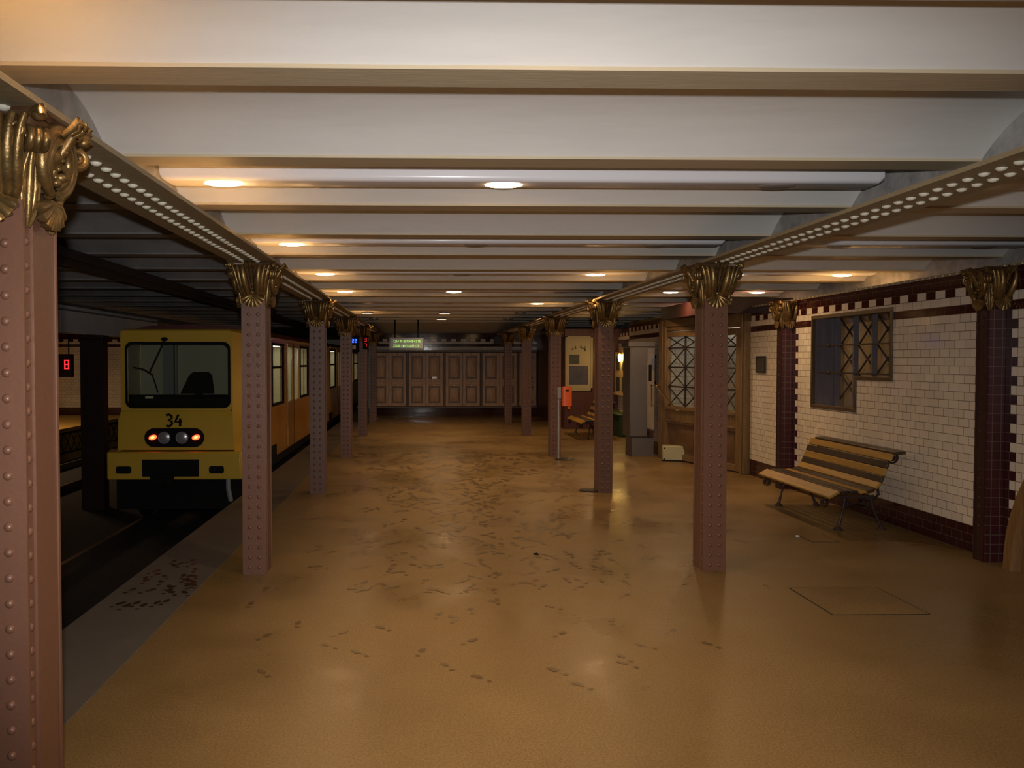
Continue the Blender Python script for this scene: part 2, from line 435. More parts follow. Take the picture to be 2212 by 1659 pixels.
b = MB(); b.box(-9.35, -1.7, 26.3, 42, 2.72, 3.0); b.box(-1.68, -1.55, 26.3, 42, 0, 2.8); b.box(-9.1, -8.9, 26.9, 42, -1, 2.8)
struct(b.build('wall_tunnel', M['soot']), 'dark tunnel beyond the end wall', 'tunnel')
b = MB(); b.box(-5.75, -5.5, 13.1, 17.85, 2.13, 2.55)
struct(b.build('trim_8', M['duct'], bevel=.01), 'pale grey boxed soffit above the column between the tracks', 'soffit')
b = MB(); b.box(-3.45, -3.30, Y0, 42, 2.66, 2.748); b.box(-3.40, -3.35, Y0, 42, 2.60, 2.66)
tag(b.build('conductor_rail', M['iron']), 'dark overhead conductor rail running above the near track', 'conductor rail')
# office behind the window, passage behind the glazed door
b = MB(); b.box(6.6, 6.7, 8.0, 13.2, 0, 2.35); b.box(T, 6.6, 13.1, 13.2, 0, 2.35); b.box(T, 6.6, 8.0, 8.1, 0, 2.35); b.box(T, 6.7, 8.0, 13.2, -.1, .0); b.box(T, 6.7, 8.0, 13.2, 2.27, 2.35)
struct(b.build('wall_office', M['office_wall'], smooth=False), 'warm lit office wall seen through the L shaped window', 'wall')
b = MB(); b.box(5.12, 5.24, 12.47, 14.85, 0, 2.6)
struct(b.build('wall_passage', M['tile_plain'], smooth=False), 'tiled passage wall seen through the glazed door', 'wall')
b = MB(); b.box(4.21, 5.5, 12.46, 14.86, 2.40, 2.62)
struct(b.build('trim_9', M['maroon_paint']), 'maroon tiled lintel over the glazed wooden door', 'lintel')

# rails
for i, (x, lb) in enumerate(((-2.85, 'right rail of the near track'), (-4.25, 'left rail of the near track'), (-6.9, 'right rail of the far track'), (-8.3, 'left rail of the far track'))):
    b = MB(); b.box(x - .06, x + .06, Y0, 42, -.85, -.83); b.box(x - .012, x + .012, Y0, 42, -.83, -.73); b.box(x - .035, x + .035, Y0, 42, -.73, -.70)
    tag(b.build('rail', M['steel']), 'steel ' + lb, 'rail', 'track rails')

# ------------------------------------------------------------------ columns with gilded capitals
def spiral(c, r0, r1, turns, a0, ux, uz, n=22, lift=None):
    c = Vector(c); ux = Vector(ux); uz = Vector(uz); out = []
    for i in range(n):
        t = i/(n - 1); r = r0 + (r1 - r0)*t; a = a0 + turns*2*PI*t
        p = c + ux*(r*math.cos(a)) + uz*(r*math.sin(a))
        if lift: p += Vector(lift)*t
        out.append(p)
    return out
def bez(p0, p1, p2, p3, n=14):
    p0, p1, p2, p3 = map(Vector, (p0, p1, p2, p3)); o = []
    for i in range(n):
        t = i/(n - 1); s = 1 - t
        o.append(p0*s**3 + p1*3*s*s*t + p2*3*s*t*t + p3*t**3)
    return o
def bell(z):                      # half width of the bell at local height z (0 = 2.12 m)
    t = max(0, min(1, (z - .05)/.27))
    return .094 + .062*t**1.7
def make_capital(parent, half=False):
    """local z=0 at the capital's foot, 0.35 high"""
    def cut(mb):
        if half:
            g = mb.bm.verts[:] + mb.bm.edges[:] + mb.bm.faces[:]
            r = bmesh.ops.bisect_plane(mb.bm, geom=g, plane_co=(0.06,0,0), plane_no=(1,0,0), clear_outer=True)
            e = [x for x in r['geom_cut'] if isinstance(x, bmesh.types.BMEdge)]
            try: bmesh.ops.edgeloop_fill(mb.bm, edges=e)
            except Exception: pass
        return mb
    b = MB(); rings = []
    for z in [i*.02 for i in range(2, 17)]:
        h = bell(z); rings.append([(x, y, z) for x, y in rrect(-h, h, -h*1.15, h*1.15, h*.35, 4)])
    b.loft(rings)
    core = cut(b).build('capital', M['gold_brown'], parent, angle=60)
    # abacus with hollowed sides
    b = MB(); rings = []
    for z, g in ((.318, .168), (.328, .182), (.342, .182), (.352, .192)):
        r = []
        for q in range(4):
            for i in range(8):
                t = i/8*2 - 1; x = t*g; y = -g + .035*(1 - t*t)
                a = q*PI/2; r.append((x*math.cos(a) - y*math.sin(a), x*math.sin(a) + y*math.cos(a), z))
        rings.append(r)
    b.loft(rings); cut(b).build('abacus', M['gold_brown'], core)
    faces = range(4) if not half else (0, 3, 2)
    for q in range(4):
        R = Matrix.Rotation(q*PI/2, 4, 'Z')
        if half and q == 1: continue
        def P(x, d, z, R=R, q=q):        # x along the face, d outwards from the bell, z up
            off = bell(z)*(1.15 if q % 2 == 0 else 1.0)
            return R @ Vector((x, -(off + d), z))
        nrm = R @ Vector((0,-1,0)); tx = R @ Vector((1,0,0))
        # scroll bundles: three ribs a side, swelling outward and curling at the top
        for s in ((-1, 1) if q % 2 == 0 else ()):
            b = MB()
            for k, (bx, rad) in enumerate(((.036, .026), (.066, .021), (.092, .016))):
                pts = bez(P(s*(bx*.75), .005, .085), P(s*(bx + .012), .060, .13), P(s*(bx + .020), .085 - .012*k, .25), P(s*(bx*1.35 + .02), .030, .318), 16)
                b.tube(pts, [rad*(.55 + .7*math.sin(PI*min(1, .15 + i/15*.8))) for i in range(16)], 8)
            pts = spiral(P(s*.118, .040, .275), .036, .006, 1.35, PI/2, tx*s, (0,0,1), 20, nrm*.016)
            b.tube(pts, [.012 - .004*i/19 for i in range(20)], 8)
            cut(b).build('scroll', M['gold'], core, angle=60)
        # shell at the foot
        b = MB()
        for k in range(-3, 4):
            a = k*.38; L = .088
            c0 = P(0, .020, .095); tip = P(math.sin(a)*L, .030, .095 - math.cos(a)*L)
            mid = (c0 + tip)/2 + nrm*.014
            b.tube([c0, mid, tip, tip - nrm*.014], [.010, .018, .022, .006], 8, up=nrm)
        b.ball(P(0, .022, .112), .016, .016, .014)
        b.tube([P(-.06, .008, .114), P(-.03, .022, .122), P(0, .026, .116), P(.03, .022, .122), P(.06, .008, .114)], [.005,.010,.012,.010,.005], 8)
        cut(b).build('shell', M['gold'], core, angle=60)
        # centre husk: tongue with bead chain and a curled leaf under the abacus
        b = MB()
        b.tube([P(0, .004, .13), P(0, .022, .18), P(0, .030, .24), P(0, .050, .30)], [.008, .014, .018, .022], 8, up=nrm)
        for i in range(6): b.ball(P(0, .030 + .004*i, .145 + .026*i), .008 + .0008*i, .008 + .0008*i, .008, 8, 6)
        for s in (-1, 0, 1):
            b.tube([P(s*.022, .03, .30), P(s*.030, .062, .325), P(s*.034, .078, .345), P(s*.034, .088, .330), P(s*.033, .080, .320)], [.010,.013,.013,.010,.005], 8)
        cut(b).build('husk', M['gold'], core, angle=60)
        if q % 2 == 1:      # rosette coils on the cheeks
            b = MB(); ctr = P(0, .020, .212)
            for rr_, th, out_ in ((.104, .024, .012), (.074, .016, .022)):
                pts = [ctr + tx*(rr_*math.cos(t)) + Vector((0,0,1))*(rr_*.98*math.sin(t)) + nrm*(out_*math.sin((t + 1.2)/5.6*PI)) for t in [-1.2 + 5.6*i/27 for i in range(28)]]
                b.tube(pts, [th*(.45 + .75*math.sin(PI*min(1, .12 + i/27*.8))) for i in range(28)], 8)
            cut(b).build('scroll', M['gold'], core, angle=60)
            b = MB()
            b.lathe([(.001, .030), (.018, .028), (.030, .014), (.040, .012), (.046, 0)], (0,0,0), 16)
            Mq = Matrix.Translation(ctr + Vector((0,0,.022)) - tx*.012) @ nrm.to_track_quat('Z', 'Y').to_matrix().to_4x4()
            bmesh.ops.transform(b.bm, matrix=Mq, verts=b.bm.verts)
            b.ball(ctr - Vector((0,0,.040)) + tx*.020 + nrm*.012, .022, .022, .016); b.ball(ctr - Vector((0,0,.062)) - tx*.014 + nrm*.012, .016, .016, .014)
            b.tube([ctr + tx*.02 + nrm*.01, ctr + tx*.05 - Vector((0,0,.01)) + nrm*.02, ctr + tx*.06 - Vector((0,0,.05)) + nrm*.012], [.010,.014,.006], 8)
            cut(b).build('rosette', M['gold'], core, angle=60)
    # corner leaves ending in volutes under the abacus corners
    for q in range(4):
        a = PI/4 + q*PI/2; d = Vector((math.cos(a), math.sin(a), 0)); sd = Vector((-math.sin(a), math.cos(a), 0))
        if half and d.x > 0: continue
        b = MB(); Z = Vector((0,0,1))
        sp = bez(d*.118 + Z*.000, d*.150 + Z*.07, d*.128 + Z*.16, d*.190 + Z*.255, 14)
        b.strap(sp, [.022 + .050*max(0, math.sin(PI*i/13))**.8 for i in range(14)], .018, sd)
        b.tube([p + d*.012 for p in sp], [.006 + .009*math.sin(PI*i/13) for i in range(14)], 8)
        for s in (-1, 1):
            b.tube([p + d*.004 + sd*(s*(.020*math.sin(PI*i/13))) for i, p in enumerate(sp)], [.004 + .008*math.sin(PI*i/13) for i in range(14)], 6)
        cut(b).build('leaf', M['gold'], core, angle=60)
        b = MB()
        for s in (-.022, 0, .022):
            b.tube(spiral(d*.208 + Z*.262 + sd*s, .034, .008, 1.4, -PI*.6, d, Z, 20), [.014 - .006*i/19 for i in range(20)], 8)
        b.ball(d*.238 + Z*.322, .024, .020, .017); b.ball(d*.212 + Z*.330, .026, .024, .016)
        b.tube([d*.17 + Z*.325, d*.21 + Z*.338, d*.25 + Z*.336, d*.262 + Z*.318], [.020,.022,.020,.010], 8)
        cut(b).build('volute', M['gold'], core, angle=60)
    core.location = (0, 0, 2.12)
    return core

def make_column():
    r = empty('column', (0,0,0))
    tag(r, 'column', 'column')
    H = 2.47
    for name, sg in (('face_plate', -1), ('face_plate', 1)):
        b = MB(); b.box(-.094, .094, sg*.108, sg*.122, 0, 2.20)
        z = .055
        while z < 2.12:
            for x in (-.037, .037): b.dome((x, sg*.122, z), (0, sg, 0), .0150, .0115, 10, 3)
            z += .0803
        b.build(name, M['column'], r)
    b = MB(); b.box(-.074, .074, -.108, .108, 0, H)
    for s in (-1, 1):
        b.box(s*.074, s*.081, -.108, -.050, 0, 2.2); b.box(s*.074, s*.089, -.044, .108, 0, 2.2)
        z = .085
        while z < 2.10:
            b.dome((s*.081, -.080, z), (s,0,0), .0150, .0115, 8, 2); z += .0765
    b.build('shaft', M['column'], r)
    make_capital(r)
    return r
proto = make_column()
ycol = [2.84 + 4.06*k for k in range(6)]
lab_l = ['brown riveted column with gilded capital filling the left edge, nearest the camera',
         'brown riveted column standing in front of the yellow train nose',
         'brown riveted column in front of the train side, second from the nose',
         'third brown column along the train, left of the blue digits',
         'fourth brown column along the train, between the blue and red digits',
         'farthest column of the left row, at the left end of the wall cupboards']
lab_r = [None, 'large brown riveted column in front of the glazed wooden door, nearest of the right row',
         'second brown column of the right row, between the big poster and the steel cabinet',
         'third brown column of the right row, behind the orange ticket box',
         'fourth brown column of the right row, left of the orange ticket box',
         'farthest and smallest column of the right row, against the wall cupboards']
first = True
for X, labs in ((XL, lab_l), (XR, lab_r)):
    for y, lb in zip(ycol, labs):
        if lb is None: continue
        c = proto if first else copy_tree(proto); first = False
        c.location = (X, y - .05, 0)
        tag(c, lb, 'column', 'riveted platform columns')
# iron column standing between the tracks
r = empty('column', (-5.62, 14.7, -.85))
b = MB(); b.box(-.19, .19, -.12, .12, 0, 2.975); b.build('shaft', M['maroon_paint'], r)
b = MB(); b.box(-.21, .21, -.14, .14, 2.90, 2.978); b.build('capital', M['maroon_paint'], r, bevel=.02)
b = MB(); b.box(.10, .20, -.125, -.115, .3, 2.9); b.build('face_plate', M['maroon_paint'], r)
tag(r, 'dark maroon column standing between the tracks, left of the train', 'column')

# pilasters on the tiled wall
def make_pilaster():
    r = empty('pilaster', (0,0,0))
    b = MB(); b.box(-.145, -.002, .02, .15, 0, 2.47)
    for zz in range(26):
        b.dome((-.145, .085, .06 + .08*zz), (-1,0,0), .011, .008, 8, 2)
    b.box(-.150, -.145, .135, .15, 0, 2.2); b.box(-.150, -.145, .02, .035, 0, 2.2)
    b.build('shaft', M['maroon_paint'], r)
    b = MB(); b.box(-.140, -.002, -.005, .02, 0, 2.2)
    b.build('tile_facing', M['maroon_x'], r)
    c = make_capital(r, half=True); c.location = (-.062, .075, 2.12); c.scale = (.92, .92, 1)
    return r
M['maroon_x'] = tile_mat('maroon_tiles_small', 'X', bands=False, dark=(.060,.016,.018), tw=.0735, off=.0735*.5 - WX, offs=0.0, joint=.004, rough=.32)
p1 = make_pilaster(); p1.location = (WX, 6.97, 0)
tag(p1, 'maroon pilaster with gilded capital at the tiled wall, beside the arched door', 'pilaster', 'wall pilasters')
p2 = copy_tree(p1); p2.location = (WX, 11.03, 0)
tag(p2, 'maroon pilaster with gilded capital between the wall plaque and the L shaped window', 'pilaster', 'wall pilasters')

# ------------------------------------------------------------------ ceiling lights
def ceiling_light(y, x0, x1, lamps, label, hood=False):
    r = empty('ceiling_light', ((x0 + x1)/2, y, 2.77))
    cx = (x0 + x1)/2; W = .105; R = .030
    prof = [(-W, .20)]
    for i in range(7):
        a = PI + PI/2*i/6; prof.append((-W + R + R*math.cos(a), R + R*math.sin(a)))
    for i in range(7):
        a = 1.5*PI + PI/2*i/6; prof.append((W - R + R*math.cos(a), R + R*math.sin(a)))
    prof.append((W, .20))
    b = MB(); rings = []
    for xx, sc in ((x0 - cx, .55), (x0 - cx + .015, .9), (x0 - cx + .05, 1), (x1 - cx - .05, 1), (x1 - cx - .015, .9), (x1 - cx, .55)):
        rings.append([(xx, py*sc, .2 - (.2 - pz)*sc) for py, pz in prof])
    b.loft(rings); b.build('casing', M['white'], r, angle=50)
    for lx, on in lamps:
        b = MB(); b.ball((lx - cx, 0, .0015), .118, .076, .015, 24, 10)
        o = b.build('lamp_lens', M[('dim_lens', 'lens', 'lens_bright')[on]], r)
        o['label'] = 'glowing warm lamp lens' if on else 'unlit lamp lens'
        if on:                                   # the lamp's own downward beam
            ld = bpy.data.lights.new('lamp_beam', 'AREA'); ld.shape = 'ELLIPSE'; ld.size = .20; ld.size_y = .12
            ld.energy = BEAM*(3.5 if on == 2 else 1); ld.color = LAMP_COL; ld.spread = math.radians(165)
            lo = bpy.data.objects.new('lamp_beam', ld); COL.objects.link(lo); lo.parent = r; lo.location = (lx - cx, 0, -.045)
        if hood:  # hood added to keep the far lit lenses out of view
            b = MB(); N_ = 24
            b.loft([[(lx - cx + .130*math.cos(2*PI*i/N_)*q, .085*math.sin(2*PI*i/N_)*q, z) for i in range(N_)] for q, z in ((1, .01), (1, -.042), (.94, -.042), (.94, .01))], caps=False)
            b.build('added_hood', M['dim_lens'], r)
    if label: tag(r, label, 'ceiling light', 'white trough lights under the ceiling')
    return r
lit = {-2: ((0,0,0),(0,0)), -1: ((1,1,0),(0,0)), 0: ((1,1,0),(0,0)), 1: ((1,0,0),(0,0)), 2: ((1,0,1),(1,1)), 3: ((1,1,0),(1,1)),
       4: ((0,0,1),(0,1)), 5: ((1,1,0),(1,0)), 6: ((0,1,0),(0,0)), 7: ((0,1,0),(0,0))}  # far rows and hidden aisle lamps are lit as added fill
ords = {-2: ('behind the camera', 'behind the camera'), -1: ('cut by the top edge of the photo', 'nearest the camera'),
        0: ('with two glowing lamps, second from the camera', 'above the near pilaster'), 1: ('with one glowing lamp, third from the camera', 'dark, behind the near right column'),
        2: ('with lamps glowing at both ends', 'with two glowing lamps, the nearer pair'), 3: ('fifth from the camera', 'with two glowing lamps, the farther pair'),
        4: ('with its only lamp glowing at the right', 'with an added hidden lamp, above the glazed door'), 5: ('seventh from the camera, lit as added fill', 'above the tiled block, with an added hidden lamp'), 6: ('eighth from the camera, lit as added fill', ''), 7: ('nearest the end wall, lit as added fill', '')}
for j, (m_, a_) in lit.items():
    y = 5.20 + 2.706*j - (.055 if j == -1 else 0)
    ceiling_light(y, TL + .05, TR - .14, list(zip((-1.2, .5, 2.18), m_)), 'long white middle bay ceiling light ' + ords[j][0], j > 4)
    if y < 19:
        ceiling_light(y, TR + .16, 5.72, list(zip((3.92, 5.30), a_)), 'white right aisle ceiling light ' + ords[j][1])
ceiling_light(20.0, -11.6, -9.6, [(-11.0, 2), (-10.0, 2)], 'white ceiling light over the opposite platform')

# ------------------------------------------------------------------ train
def digit(b, ch, x, z, wd, h, y, t, d=-1, plane='Y', dots=True):
    """seven segment digit facing -Y"""
    seg = {'0':'abcdef','1':'bc','2':'abged','3':'abgcd','4':'fgbc','5':'afgcd','6':'afgedc','7':'abc','8':'abcdefg','9':'abcdfg'}[ch]
    q = {'a': (x, x+wd, z+h-t, z+h), 'd': (x, x+wd, z, z+t), 'g': (x, x+wd, z+h/2-t/2, z+h/2+t/2), 'f': (x, x+t, z+h/2, z+h), 'b': (x+wd-t, x+wd, z+h/2, z+h),
         'e': (x, x+t, z, z+h/2), 'c': (x+wd-t, x+wd, z, z+h/2)}
    for k in seg:
        a = q[k]; g = t*.18
        b.box(a[0]+g, a[1]-g, y - .006, y, a[2]+g, a[3]-g)

TY = 12.2                                       # nose plane
tr = empty('train', (-3.5, TY, -.70))
def tb(): return MB()
OX, OY, OZ = -3.5, TY, -.70
def sh(o):                                      # parts are modelled in world space; move under the root
    o.location = (-OX, -OY, -OZ); return o
def part(b, name, m, parent=None, **k):
    o = b.build(name, M[m], parent or tr, **k)
    if parent is None: sh(o)
    return o
NX0, NX1, SX0, SX1 = -4.29, -2.71, -4.55, -2.45
TOP = 2.12
# nose: front plate with window opening, lower panel, chamfered cheeks, hood
b = tb()
out = [(x, TY, z) for x, z in rrect(NX0, NX1, .98, TOP, .05)]
inn = [(x, TY, z) for x, z in rrect(-4.205, -2.755, 1.035, 1.945, .09)]
b.ring_panel(out, inn)
inn2 = [(x, TY + .05, z) for x, z in rrect(-4.205, -2.755, 1.035, 1.945, .09)]
b.ring_panel(inn, inn2)
b.loft([[(NX0, TY, .98), (NX1, TY, .98), (NX1, TY + .03, .98), (NX0, TY + .03, .98)], [(NX0 - .03, TY - .05, .86), (NX1 + .03, TY - .05, .86), (NX1 + .03, TY + .03, .86), (NX0 - .03, TY + .03, .86)],
        [(NX0 - .04, TY - .06, .42), (NX1 + .04, TY - .06, .42), (NX1 + .04, TY + .03, .42), (NX0 - .04, TY + .03, .42)]])
for s, (nx, sx) in ((0, (NX0, SX0)), (1, (NX1, SX1))):
    b.loft([[(nx, TY, z0), (nx, TY, z1), (sx, TY + .8, z1), (sx, TY + .8, z0)] for z0, z1 in ((0, 0),)] and
           [[(nx + (.04 if s else -.04), TY - .06, .30), (sx, TY + .8, .05), (sx + (-.03 if s else .03), TY + .8, .05), (nx + (0.0 if s else 0.0), TY + .02, .30)],
            [(nx + (.03 if s else -.03), TY - .05, .86), (sx, TY + .8, .86), (sx + (-.03 if s else .03), TY + .8, .86), (nx, TY + .02, .86)],
            [(nx, TY, .98), (sx, TY + .8, .98), (sx + (-.03 if s else .03), TY + .8, .98), (nx + (-.03 if s else .03), TY + .03, .98)],
            [(nx, TY, TOP), (sx, TY + .8, 2.06), (sx + (-.03 if s else .03), TY + .8, 2.06), (nx + (-.03 if s else .03), TY + .03, TOP)]])
b.loft([[(NX0, TY, TOP - .01), (NX1, TY, TOP - .01), (SX1, TY + .8, 2.06), (SX0, TY + .8, 2.06)], [(NX0 + .05, TY + .06, TOP + .03), (NX1 - .05, TY + .06, TOP + .03), (SX1 - .1, TY + .8, 2.16), (SX0 + .1, TY + .8, 2.16)]])
part(b, 'nose', 'train', bevel=.012)
b = tb(); pts = [(x, TY + .035, z) for x, z in rrect(-4.215, -2.745, 1.025, 1.955, .09)]
b.prism(pts, (0, .012, 0)); ws = part(b, 'windscreen', 'glass_dark')
b = tb(); b.ring_panel([(x, TY - .012, z) for x, z in rrect(-4.225, -2.735, 1.015, 1.965, .10)], [(x, TY - .012, z) for x, z in rrect(-4.19, -2.77, 1.05, 1.93, .085)])
b.ring_panel([(x, TY - .012, z) for x, z in rrect(-4.225, -2.735, 1.015, 1.965, .10)], [(x, TY + .02, z) for x, z in rrect(-4.225, -2.735, 1.015, 1.965, .10)])
part(b, 'windscreen_gasket', 'rubber')
# cab interior
b = tb(); b.box(-4.5, -2.5, TY + 1.5, TY + 1.55, .3, 2.05); b.box(-4.40, -2.6, TY + .3, TY + 1.5, 1.98, 2.02); part(b, 'cab_bulkhead', 'inside_grey')
b = tb(); b.loft([[(-4.2, TY + .06, .95), (-2.8, TY + .06, .95), (-2.65, TY + .5, .95), (-4.35, TY + .5, .95)], [(-4.2, TY + .06, 1.15), (-2.8, TY + .06, 1.15), (-2.65, TY + .5, 1.19), (-4.35, TY + .5, 1.19)]]); part(b, 'dashboard', 'black')
b = tb(); b.prism([(x, TY + .75, z) for x, z in ((-3.66,1.20), (-3.17,1.20), (-3.20,1.47), (-3.25,1.52), (-3.47,1.52), (-3.53,1.47))], (0, .09, 0)); b.box(-3.45, -3.35, TY + .78, TY + .88, .6, 1.25); part(b, 'driver_seat', 'black')
b = tb(); b.box(-3.97, -3.86, TY + .07, TY + .10, 1.135, 1.185); part(b, 'pale_label', 'plate')
b = tb(); b.box(-4.12, -3.95, TY + 1.40, TY + 1.49, 1.1, 1.95); b.box(-3.92, -3.90, TY + 1.40, TY + 1.49, 1.1, 1.95); part(b, 'cab_locker', 'grey_frame')
# wiper hanging from the top
b = tb(); b.tube([(-3.66, TY - .03, 2.0), (-3.68, TY - .05, 1.93), (-3.88, TY - .03, 1.52)], .010, 6); b.tube([(-4.10, TY - .02, 1.60), (-3.95, TY - .022, 1.57), (-3.84, TY - .02, 1.50), (-3.76, TY - .02, 1.25)], .009, 6); b.ball((-3.66, TY - .03, 2.0), .05, .03, .03); part(b, 'wiper', 'black')
# number 34 built of strokes
def strokes(b, lines, x, z, sc, y, t):
    for ln in lines:
        b.tube([(x + px*sc, y, z + pz*sc) for px, pz in ln], t, 6, flat=.6, up=(0,1,0))
b = tb()
strokes(b, [[(0,1),(.25,1.06),(.5,.92),(.5,.68),(.22,.55),(.5,.42),(.54,.2),(.3,-.03),(0,.03)]], -3.635, .765, .155, TY - .060, .019)
strokes(b, [[(.32,1.05),(0,.38),(.62,.38)], [(.46,.70),(.46,-.03)]], -3.510, .765, .155, TY - .060, .019)
o = part(b, 'number', 'black'); o['label'] = 'black painted number 34'
# lamp cluster
b = tb(); b.prism([(x, TY - .075, z) for x, z in rrect(-3.94, -3.10, .465, .735, .134, 10)], (0, .02, 0)); part(b, 'lamp_panel', 'rubber')
for xx in (-3.66, -3.41):
    b = tb(); b.lathe([(.001, -.012), (.055, -.010), (.078, 0), (.086, -.010), (.090, .004)], (xx, TY - .078, .60), 20, 'Y'); h = part(b, 'headlight', 'lamp_glass')
for xx, tl in ((-3.82, .28), (-3.21, .28)):
    b = tb(); R = Matrix.Rotation(-tl, 3, 'Y'); b.ball((xx, TY - .080, .605), .060, .018, .036, 16, 8, R); part(b, 'tail_light', 'tail')
    b = tb(); b.ball((xx, TY - .094, .605), .030, .010, .016, 12, 6, R); part(b, 'tail_bulb', 'tail_core')
# bumper
b = tb(); b.loft([[(-4.44, TY - .16, z), (-2.56, TY - .16, z), (-2.42, TY + .35, z), (-4.58, TY + .35, z)] for z in (.012, .405)]); part(b, 'bumper', 'train', bevel=.02)
b = tb(); b.box(-3.95, -3.15, TY - .168, TY - .15, .055, .30); b.box(-3.82, -3.50, TY - .24, TY - .15, -.06, .09); b.box(-3.72, -3.60, TY - .34, TY - .2, -.05, .05); part(b, 'coupler', 'black', bevel=.01)
for x0, x1 in ((-4.315, -4.10), (-3.01, -2.80)):
    b = tb(); b.prism([(x, TY - .166, z) for x, z in rrect(x0, x1, .10, .205, .03, 4)], (0, .02, 0)); part(b, 'bumper_slot', 'black')
b = tb(); b.box(-4.4, -2.6, TY + .1, 34, -.45, .03)
for yy in (13.2, 14.8, 19.2, 20.8, 23.5, 25.1):
    for xx in (-4.25, -2.85): b.lathe([(.30, -.05), (.33, -.05), (.33, .05), (.30, .05)], (xx, yy, -.37), 20, 'X')
part(b, 'undercarriage', 'black')
b = tb(); b.tube([(-2.75, TY - .12, .02), (-2.75, TY - .12, -.12), (-2.72, TY - .1, -.3)], .035, 8); part(b, 'brake_hose', 'grey_frame')

# carriage bodies: side wall with openings, roof, windows, doors
def carriage(y0, y1, openings):
    b = tb()
    b.box(SX1 - .035, SX1, y0, y1, .10, .94); b.box(SX1 - .035, SX1, y0, y1, 1.99, 2.07)
    ys = [y0] + [v for o in openings for v in o[:2]] + [y1]
    for a, c in zip(ys[0::2], ys[1::2]): b.box(SX1 - .035, SX1, a, c, .94, 1.99)
    part(b, 'side_panel', 'train_side', bevel=.004)
    b = tb(); b.box(SX0, SX0 + .035, y0, y1, .10, 2.07); b.box(SX0, SX1, y0, y0 + .03, .1, 2.07) if y0 > 15 else None
    b.box(SX0, SX1, y0, y1, .06, .10); b.box(SX0 + .04, SX1 - .04, y1 - .06, y1 - .02, .1, 2.03); part(b, 'body_shell', 'inside')
    b = tb(); prof = [(SX0 - .01, 2.06), (SX0 + .06, 2.15), (SX0 + .4, 2.22), (-3.5, 2.25), (SX1 - .4, 2.22), (SX1 - .06, 2.15), (SX1 + .01, 2.06)]
    b.loft([[(x, y, z) for x, z in prof] for y in (y0, y1)]); part(b, 'roof', 'train_red')
    b = tb(); b.box(SX1, SX1 + .02, y0 + .9, y1, 2.03, 2.07); part(b, 'gutter', 'train')
    b = tb(); b.box(-3.75, -3.25, y0 + 1.7, y1 - .3, 2.035, 2.055); part(b, 'interior_lamp', 'train_lamp')
    b = tb(); b.box(SX1 - .03, SX1 + .012, y0, y1, -.02, .10); b.box(SX1 - .02, SX1 + .02, y0 + .55, y0 + 1.25, .0, .30); b.box(SX1 - .02, SX1 + .02, y1 - .5, y1, .0, .38); part(b, 'skirt', 'rubber')
    for a, c, kind in openings:
        b = tb(); b.tube([(SX1 - .35, c - .15, .1), (SX1 - .35, c - .15, 2.03)], .016, 8); part(b, 'grab_pole', 'chrome')
        if kind == 'w':
            b = tb(); b.box(SX0 + .05, SX0 + .55, a, c, .35, .75); b.box(SX0 + .05, SX0 + .15, a, c, .75, 1.28); b.box(SX1 - .6, SX1 - .1, a, c, .35, .75); b.box(SX1 - .62, SX1 - .56, a + .05, a + .12, .7, 1.3); part(b, 'seat_row', 'wood_dark', bevel=.02)
        if kind == 'w':
            b = tb(); f = .045
            b.box(SX1 - .03, SX1 + .010, a, a + f, .94, 1.99); b.box(SX1 - .03, SX1 + .010, c - f, c, .94, 1.99)
            b.box(SX1 - .03, SX1 + .010, a, c, .94, .985); b.box(SX1 - .03, SX1 + .010, a, c, 1.945, 1.99); b.box(SX1 - .03, SX1 + .010, a, c, 1.56, 1.60)
            o = part(b, 'window', 'black')
            b = tb(); b.box(SX1 - .02, SX1 - .014, a + .02, c - .02, .96, 1.97); b.build('pane', M['glass'], o)
        else:
            m = (a + c)/2
            for p, q in ((a, m), (m, c)):
                b = tb(); b.box(SX1 - .025, SX1 + .012, p + .008, q - .008, .12, .94); b.box(SX1 - .025, SX1 + .012, p + .008, p + .07, .94, 2.0); b.box(SX1 - .025, SX1 + .012, q - .07, q - .008, .94, 2.0); b.box(SX1 - .025, SX1 + .012, p, q, 1.94, 2.02)
                o = part(b, 'door', 'train_side', bevel=.006)
                b = tb(); b.box(SX1 - .02, SX1 - .014, p + .06, q - .06, .94, 1.95); b.build('pane', M['glass'], o)
            b = tb(); b.tube([(SX1 + .022, a - .03, .14), (SX1 + .022, a - .03, 2.0)], .013, 8); part(b, 'door_rail', 'chrome')
            b = tb(); b.box(SX1 + .0, SX1 + .014, m - .012, m + .012, .12, 2.0); part(b, 'door_seal', 'rubber')
carriage(13.0, 21.3, [(13.95, 15.12, 'w'), (15.42, 17.05, 'd'), (17.15, 18.4, 'w'), (18.7, 20.3, 'd')])
carriage(21.9, 34.0, [(22.7, 24.2, 'w'), (24.5, 26.1, 'd'), (26.4, 28.6, 'w'), (28.8, 30.4, 'd'), (30.7, 32.8, 'w')])
b = tb(); b.box(-4.3, -2.62, 21.3, 21.9, .1, 2.05); part(b, 'bellows', 'rubber')
tag(tr, 'yellow underground train with red tail lights standing at the platform', 'train')

# lattice railing on the opposite platform edge
b = MB(); x = -8.86
b.box(x - .02, x + .02, 10, 26, -.14, -.08); b.box(x - .02, x + .02, 10, 26, -.62, -.58)
yy = 10
while yy < 26:
    b.tube([(x, yy, -.6), (x, yy + .4, -.1)], .012, 5); b.tube([(x, yy + .4, -.6), (x, yy, -.1)], .012, 5); yy += .4
tag(b.build('lattice_railing', M['iron']), 'dark iron lattice under the opposite platform edge', 'railing')

